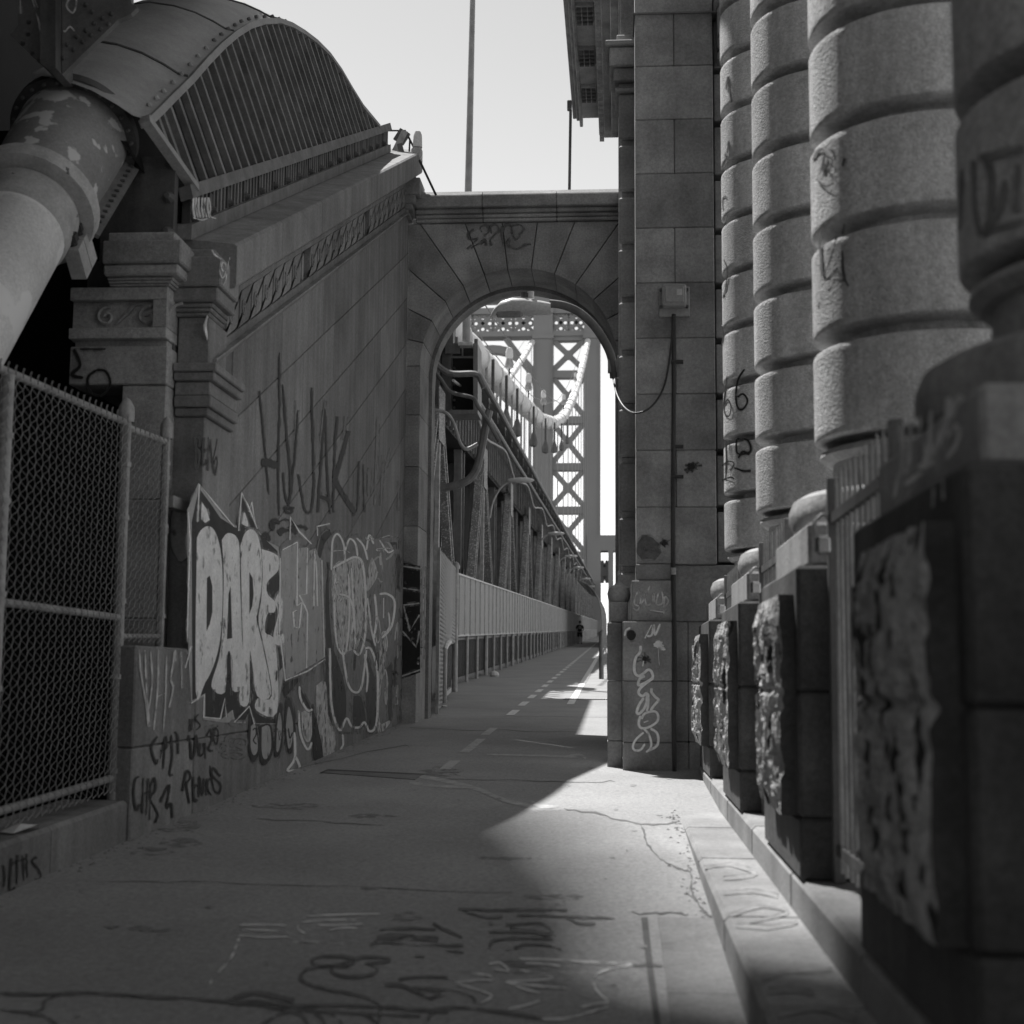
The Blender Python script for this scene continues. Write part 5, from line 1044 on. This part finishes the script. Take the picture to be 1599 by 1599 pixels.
# pipes that wander round the bracket
for pts, Y, r, l, m in [([(655, 520), (672, 556), (700, 582), (742, 584), (752, 596), (756, 606)], 32.5, .075, 'pale pipe bending across the riveted deck bracket', STEELM), ([(668, 565), (688, 592), (704, 612), (738, 621), (746, 634), (760, 655), (780, 690)], 32.8, .05, 'thinner pipe passing under the bent pale pipe at the bracket', STEELM),
                        ([(676, 640), (697, 645), (709, 662), (718, 690), (728, 701), (746, 693)], 30., .04, 'pale hose sagging below the deck bracket', STEELL), ([(764, 641), (758, 668), (752, 700), (745, 730), (733, 748), (712, 758), (686, 762)], 33., .095, 'thick bent downpipe dropping from the deck to the truss', STEELM)]:
    tag(MB().tube(smooth_line([on_y(Y)(*p) for p in pts]), r, 8).build('bent_pipe', m, None, True), l, 'pipe')

# ================================================================ main cables, suspenders, tower
def cz(Y):
    T = [(38, 11.0), (41.5, 11.4), (53.8, 12.8), (67, 14.3), (90, 17.2), (110, 20.5), (130, 24.6), (155, 31), (182, 39), (210, 48), (232, 55.5)]
    for (a, za), (b_, zb) in zip(T, T[1:]):
        if a <= Y <= b_: return za+(zb-za)*(Y-a)/(b_-a)
    return T[0][1] if Y < 38 else T[-1][1]
def cable_line(X, y0, label, r=.47):
    t = thing('suspension_cable', label, 'cable', (X, y0, cz(y0)))
    y = y0
    while y < 231:
        y1 = min(y+6.1, 231); n_ = 7; net = y > 104
        pts = [Vector((X, y+(y1-y)*i/n_, cz(y+(y1-y)*i/n_))) for i in range(n_+1)]; rs = [r*(.86+.2*math.sin(math.pi*i/n_)) for i in range(n_+1)]
        if net:
            rs = [r*(.85+random.uniform(-.12, .16)) for i in range(n_+1)]
        MB().tube(pts, rs, 16).build('cable_section', CABLEW, t, True)
        MB().tube([pts[0]-Vector((0, .18, .03)), pts[0]+Vector((0, .18, .03))], r*1.02, 12).build('cable_band', CABLEW, t)
        zb = gz(y)+8.6
        if cz(y)-r-zb > .3:
            for dx in ((-.33, .33) if y < 100 else (.0,) if int(y/6.1) % 2 else ()):
                MB().tube([(X+dx, y, cz(y)), (X+dx, y, zb)], .05, 5).build('suspender', ROPE, t)
            if y < 128 and (y < 60 or int((y-38)/6.1+.5) % 2 == 0):
                MB().tube([(X+.56, y, cz(y)-.05), (X+.56, y, cz(y)-1.5)], .06, 6).build('hanger_rod', STEELD, t)
                MB().lathe([(.07, .8), (.13, .6), (.22, .3), (.19, .06), (.1, 0)], (X+.56, y, cz(y)-2.2), 10).build('socket', STEELM, t, True)
                MB().lathe([(.06, .9), (.16, .7), (.24, .35), (.20, .05), (.1, 0)], (X+.33, y, zb-.2), 10).build('socket', STEELM, t, True)
        y = y1
    for dx in (-.5, .5):
        yy = [y0+i*6 for i in range(int((228-y0)/6))]; MB().tube([(X+dx, q, cz(q)+1.55) for q in yy], .028, 4).build('hand_rope', DARKP, t)
    return t
cable_line(-5.0, 38, 'white wrapped bridge cable sagging from above the deck up to the tower')
cable_line(-14.0, 100, 'second white bridge cable further out behind the nearest one')
rp = MB()
for X in (-24.,):
    t = thing('suspender_ropes', 'row of pale suspender ropes seen through the tower portal', 'ropes', (X, 120, 12))
    for i in range(16): y = 110+i*7; MB().tube([(X, y, gz(y)+8), (X, y, cz(y))], .07, 4).build('suspender', CABLEW, t)
for k, (px, py) in enumerate(((793, 525), (824, 583), (847, 612), (882, 560), (900, 520))):
    Y = [65, 79, 95, 130, 165][k]; zc = cz(Y)+.55
    t = thing('cable_light', 'white globe light on a grey base along the sagging bridge cable', 'light', (-5, Y, zc), 'globe lights along the cable')
    MB().tube([(-5, Y, zc-.1), (-5, Y, zc+.55)], .04, 6).build('stem', DARKP, t); MB().lathe([(.02, .55), (.19, .58), (.21, .75), (.14, 1.0)], (-5, Y, zc), 10).build('base', STEELL, t, True)
    MB().lathe([(.14, 1.0), (.17, 1.1), (.17, 1.36), (.12, 1.5), (.01, 1.55)], (-5, Y, zc), 12).build('globe', BULB, t, True)
# tower
tw = thing('bridge_tower', 'tall steel suspension bridge tower with crossed bracing and pierced top band', 'tower', (-8, 232, 5))
TY = 232
def bx(x0, x1, z0, z1, y0=0, y1=3, nm='beam', m=TOWERM): return MB().box(x0, x1, TY+y0, TY+y1, z0, z1).build(nm, m, tw)
for x0, x1 in ((-5.65, -3.0), (-13.95, -10.75), (-30.5, -27.4), (-39, -36)):
    lg = bx(x0, x1, 0, 68, 0, 4, 'leg')
    for xx in (x0+.25, x1-.35): bx(xx, xx+.12, 0, 56.5, -.12, 0, 'rib')
    bx(x0-.15, x1+.15, 55.9, 56.6, -.25, 4.2, 'band'); bx(x0-.15, x1+.15, 60.2, 61.0, -.25, 4.2, 'band')
def xbay(x0, x1, z0, z1):
    for p, q in (((x0, z0), (x1, z1)), ((x0, z1), (x1, z0))): MB().bar((p[0], TY+1, p[1]), (q[0], TY+1, q[1]), 0.85, .6, side=(0, 1, 0)).build('brace', TOWERM, tw)
    c = ((x0+x1)/2, (z0+z1)/2); MB().bar((c[0]-.75, TY+.95, c[1]), (c[0]+.75, TY+.95, c[1]), 1.5, .7, side=(0, 1, 0)).build('gusset_plate', TOWERM, tw)
    for sx, sz in ((-1, 0), (1, 0)):
        pass
levels = [20.5, 27.8, 34.9, 42.6, 50.2, 56.4]
for z0, z1 in zip(levels, levels[1:]):
    xbay(-10.75, -5.65, z0+.6, z1-.6)
for z in levels: bx(-10.75, -5.65, z-.7, z+.5, .5, 2.5)
bx(-44, -3, 56.4, 57.3, .2, 3.5); bx(-44, -3, 60.2, 61.2, .2, 3.5); bx(-44, -3, 62.5, 66, .2, 3.5)
# pierced band: crossed straps with rings
def pierced(x0, x1, n_):
    for i in range(n_):
        a = x0+(x1-x0)*i/n_; b_ = x0+(x1-x0)*(i+1)/n_; c = (a+b_)/2
        for p, q in (((a, 57.3), (b_, 60.2)), ((a, 60.2), (b_, 57.3))): MB().bar((p[0], TY+1, p[1]), (q[0], TY+1, q[1]), .5, .4, side=(0, 1, 0)).build('strap', TOWERM, tw)
        MB().bar((a, TY+1.2, 57.3), (a, TY+1.2, 60.2), .55, .4, side=(0, 1, 0)).build('strap', TOWERM, tw)
        for cx_, cz_ in ((c, 59.7), (c, 57.8), (a+.55, 58.75), (b_-.55, 58.75)):
            MB().lathe([(.25, -.15), (.62, -.15), (.62, .15), (.25, .15), (.25, -.15)], (0, 0, 0), 10)
            m_ = MB().lathe([(.30, -.15), (.66, -.15), (.66, .15), (.30, .15), (.30, -.15)], (0, 0, 0), 10); m_.v = [(cx_+v[0], TY+1+v[2], cz_+v[1]) for v in m_.v]; m_.build('ring', TOWERM, tw)
pierced(-10.75, -5.65, 2); pierced(-27.4, -13.95, 4)
# round headed portal between the wide legs
V = []; n_ = 20; cx_, rr = -20.7, 6.75
arc_ = [(cx_+rr*math.cos(math.pi*i/n_), 47.0+rr*math.sin(math.pi*i/n_)) for i in range(n_+1)]
arc2 = [(cx_+(rr+1.3)*math.cos(math.pi*i/n_), 47.0+(rr+1.3)*math.sin(math.pi*i/n_)) for i in range(n_+1)]
V = [(u, TY+y_, v) for y_ in (.5, 2.5) for u, v in arc_+arc2]; m_ = n_+1
MB().add(V, [f for i in range(n_) for f in ((i, i+1, m_+i+1, m_+i), (2*m_+i, 3*m_+i, 3*m_+i+1, 2*m_+i+1), (i, 2*m_+i, 2*m_+i+1, i+1), (m_+i, m_+i+1, 3*m_+i+1, 3*m_+i))]).build('portal_arch', TOWERM, tw)
for s_ in (-1, 1): MB().bar((cx_+s_*6.7, TY+1, 50.0), (cx_+s_*2.2, TY+1, 56.2), 1.0, .6, side=(0, 1, 0)).build('brace', TOWERM, tw)
bx(-27.4, -13.95, 14, 22, .5, 3)
bx(-5, 3.5, 21.0, 23.5, -1, 3); bx(-5, -2.9, 8, 21, -1, 3, 'leg'); bx(-1.7, -.9, 8, 21, -1, 3, 'leg'); xbay(-2.9, -1.7, 16, 19.5)
# ================================================================ lamps along the truss
def lamp_parts(t):
    L_ = (-4.15, 0, 4.9)
    MB().tube(smooth_line([(0, 0, 0), (.12, 0, .55), (.45, 0, 1.1), (.85, 0, 1.32)]), .045, 7).build('arm', STEELM, None, True)
arm_me = MB().tube(smooth_line([(0, 0, 0), (.1, 0, .55), (.38, 0, 1.05), (.7, 0, 1.26)]), .04, 7).mesh('arm', GALV, True)
V = []
for x, h, wd in ((.62, .05, .07), (.75, .075, .11), (1.0, .095, .15), (1.25, .09, .15), (1.42, .06, .10), (1.5, .01, .02)):
    for k in range(10): a = 6.283*k/10; V.append((x, wd*math.cos(a), 1.28+h*math.sin(a)))
head_me = MB().add(V, [(i*10+k, i*10+(k+1) % 10, (i+1)*10+(k+1) % 10, (i+1)*10+k) for i in range(5) for k in range(10)]).mesh('lamp_head', LAMPM, True)
for y in (48.4, 76, 100, 119, 146, 173):
    t = thing('truss_lamp', 'cobra head lamp bracketed off the bridge truss above the mesh fence', 'street lamp', tuple(P3(-4.35, y, 4.95)), 'lamps along the bridge truss')
    obj('arm', arm_me, t, (0, 0, 0)); obj('lamp_head', head_me, t, (0, 0, 0))
# ================================================================ right hand side beyond the arch
rr_ = thing('walkway_railing', 'low dark railing along the outer edge of the walkway beyond the arch', 'railing', (-.46, 36, gz(36)))
for h in (.15, .6, 1.1): MB().tube([P3(-.46, 36, h), P3(-1.1, 95, h)], .03, 5).build('rail', STEELD, rr_)
yy_ = 36.1
while yy_ < 95: MB().tube([P3(-.3-.8*(yy_-21.5)/73.5, yy_, 0), P3(-.3-.8*(yy_-21.5)/73.5, yy_, 1.15)], .04, 6).build('post', STEELD, rr_); yy_ += 2.4
MESHC = mat('curved wire mesh', .5, var=.1, rnd=.05, alpha=(4.5, .5))
cm = thing('curved_mesh', 'curved wire mesh screen arching over the far end of the walkway', 'screen', (-.5, 95, gz(95)))
prf = [(-1.15, 0), (-1.15, 1.0), (-1.15, 1.8), (-1.2, 2.5), (-1.35, 3.1), (-1.65, 3.7), (-2.1, 4.15), (-2.7, 4.4)]
for y in [95+i*3.0 for i in range(14)]: MB().tube([P3(x, y, h) for x, h in prf], .03, 5).build('hoop', STEELM, cm)
bmsh = MB()
for i in range(len(prf)-1):
    (x0, h0), (x1, h1) = prf[i], prf[i+1]; nsub = max(2, int(math.hypot(x1-x0, h1-h0)/.17))
    for j in range(nsub):
        f_ = j/nsub; bmsh.bar(P3(x0+(x1-x0)*f_, 95, h0+(h1-h0)*f_), P3(x0+(x1-x0)*f_, 134, h0+(h1-h0)*f_), .045, .03)
for i in range(90):
    y = 95+i*.43; bmsh.tube([P3(x, y, h) for x, h in prf], .022, 3, False)
stuff(bmsh.build('mesh_wires', STEELL, cm))
for y in [95+i*3.0 for i in range(13)]:
    V = [P3(x, y+d, h) for d in (.05, 2.95) for x, h in prf]; m_ = len(prf)
    MB().add(V, [(i, i+1, m_+i+1, m_+i) for i in range(m_-1)]).build('mesh_panel', MESHC, cm)
MB().tube([P3(-2.7, 95, 4.4), P3(-2.7, 134, 4.4)], .05, 6).build('edge_tube', GALV, cm)
# ================================================================ beacon on the end of the wall
F19 = on_y(18.7)
bc = thing('beacon_light', 'white topped beacon on a bent steel bracket at the top end of the sloping wall', 'light', tuple(F19(640, 268)))
c = F19(652, 225); MB().lathe([(.065, 0), (.062, .10), (.058, .17), (.04, .22), (.01, .235)], (c.x, c.y, c.z-.05), 14).build('globe', BULB, bc, True)
c = F19(651, 240); MB().box(c.x-.07, c.x+.07, c.y-.07, c.y+.07, c.z-.09, c.z+.07, .02).build('lamp_box', STEELL, bc)
MB().bar(F19(612, 248), F19(633, 205), .09, .05, side=(0, 1, 0)).build('brace', STEELL, bc); MB().bar(F19(633, 205), F19(622, 222), .16, .04, side=(0, 1, 0)).build('plate', STEELM, bc); MB().bar(F19(624, 225), F19(632, 258), .07, .05, side=(0, 1, 0)).build('brace', STEELM, bc)
for pts, r in [([(634, 206), (646, 230)], .014), ([(640, 218), (638, 258)], .012), ([(590, 204), (634, 204)], .012), ([(655, 250), (681, 305)], .016), ([(642, 245), (641, 258), (645, 270), (652, 285), (653, 295), (648, 300)], .012), ([(636, 262), (642, 268), (645, 258)], .02), ([(606, 228), (600, 235), (596, 244)], .01)]:
    MB().tube(smooth_line([F19(*p) for p in pts]) if len(pts) > 2 else [F19(*p) for p in pts], r, 6).build('rod', DARKP if r < .02 else STEELD, bc, True)
MB().bar(F19(596, 245), F19(612, 238), .14, .10, side=(0, 1, 0)).build('foot', STEELD, bc)
# ================================================================ runner on the walkway, seen from behind
def skin_mesh(name, verts, edges, radii, m, parent):
    me = bpy.data.meshes.new(name); me.from_pydata(verts, edges, []); o = bpy.data.objects.new(name, me); col.objects.link(o)
    md = o.modifiers.new('skin', 'SKIN'); md.use_smooth_shade = True
    for i, r in enumerate(radii): me.skin_vertices[0].data[i].radius = r if isinstance(r, tuple) else (r, r)
    me.skin_vertices[0].data[0].use_root = True
    o.modifiers.new('sub', 'SUBSURF').levels = 2; o.modifiers['sub'].render_levels = 2
    me.materials.append(m); o.parent = parent; return o
pg = P3(-3.12, 116, 0)
man = thing('person', 'person in black t-shirt and shorts walking away along the mesh fence, arms bent', 'person', tuple(pg))
Vb = [(0, 0, .95), (0, 0, 1.12), (0, 0, 1.32), (0, 0, 1.45), (0, .01, 1.55), (0, .03, 1.64), (0, .03, 1.72), (0, .03, 1.79),
      (-.10, 0, .90), (-.12, .02, .52), (-.12, -.02, .09), (-.13, .10, .04), (.10, 0, .90), (.12, .10, .53), (.12, .06, .10), (.13, .18, .05),
      (-.21, 0, 1.42), (-.30, -.02, 1.14), (-.20, .22, 1.08), (-.14, .29, 1.10), (.21, 0, 1.42), (.30, -.02, 1.14), (.20, .22, 1.08), (.14, .29, 1.10)]
Eb = [(0, 1), (1, 2), (2, 3), (3, 4), (4, 5), (5, 6), (6, 7), (0, 8), (8, 9), (9, 10), (10, 11), (0, 12), (12, 13), (13, 14), (14, 15), (3, 16), (16, 17), (17, 18), (18, 19), (3, 20), (20, 21), (21, 22), (22, 23)]
Rb = [(.15, .11), (.14, .10), (.17, .11), (.13, .09), .055, .085, .10, .06, .09, .062, .045, .045, .09, .062, .045, .045, .06, .045, .036, .035, .06, .045, .036, .035]
skin_mesh('body', Vb, Eb, Rb, SKIN, man)
skin_mesh('t_shirt', [(0, 0, .92), (0, 0, 1.12), (0, 0, 1.32), (0, 0, 1.46), (-.21, 0, 1.43), (-.28, -.015, 1.20), (.21, 0, 1.43), (.28, -.015, 1.20)], [(0, 1), (1, 2), (2, 3), (3, 4), (4, 5), (3, 6), (6, 7)], [(.185, .135), (.175, .13), (.20, .135), (.14, .10), .085, .075, .085, .075], CLOTH, man)
skin_mesh('shorts', [(0, 0, .94), (-.10, 0, .86), (-.125, .02, .54), (.10, 0, .86), (.125, .08, .55)], [(0, 1), (1, 2), (0, 3), (3, 4)], [(.18, .13), .115, .10, .115, .10], CLOTH, man)
hr = MB().lathe([(.012, .105), (.06, .095), (.095, .05), (.105, 0), (.10, -.05)], (0, .02, 1.73), 12).mesh('hair', CLOTH, True); obj('hair', hr, man, (0, 0, 0))
b = MB(); b.lathe([(.045, 0), (.105, 0), (.105, .012), (.045, .012)], (0, 0, 0), 16); b.v = [(v[0], -.145-v[2], 1.30+v[1]) for v in b.v]; obj('back_print', b.mesh('back_print', P_MID), man, (0, 0, 0))
for s_ in (-1, 1): obj('shoe', MB().box(s_*.13-.05, s_*.13+.05, -.07 if s_ < 0 else .01, .17 if s_ < 0 else .25, .0, .085, .03).mesh('shoe', CLOTH), man, (0, 0, 0))
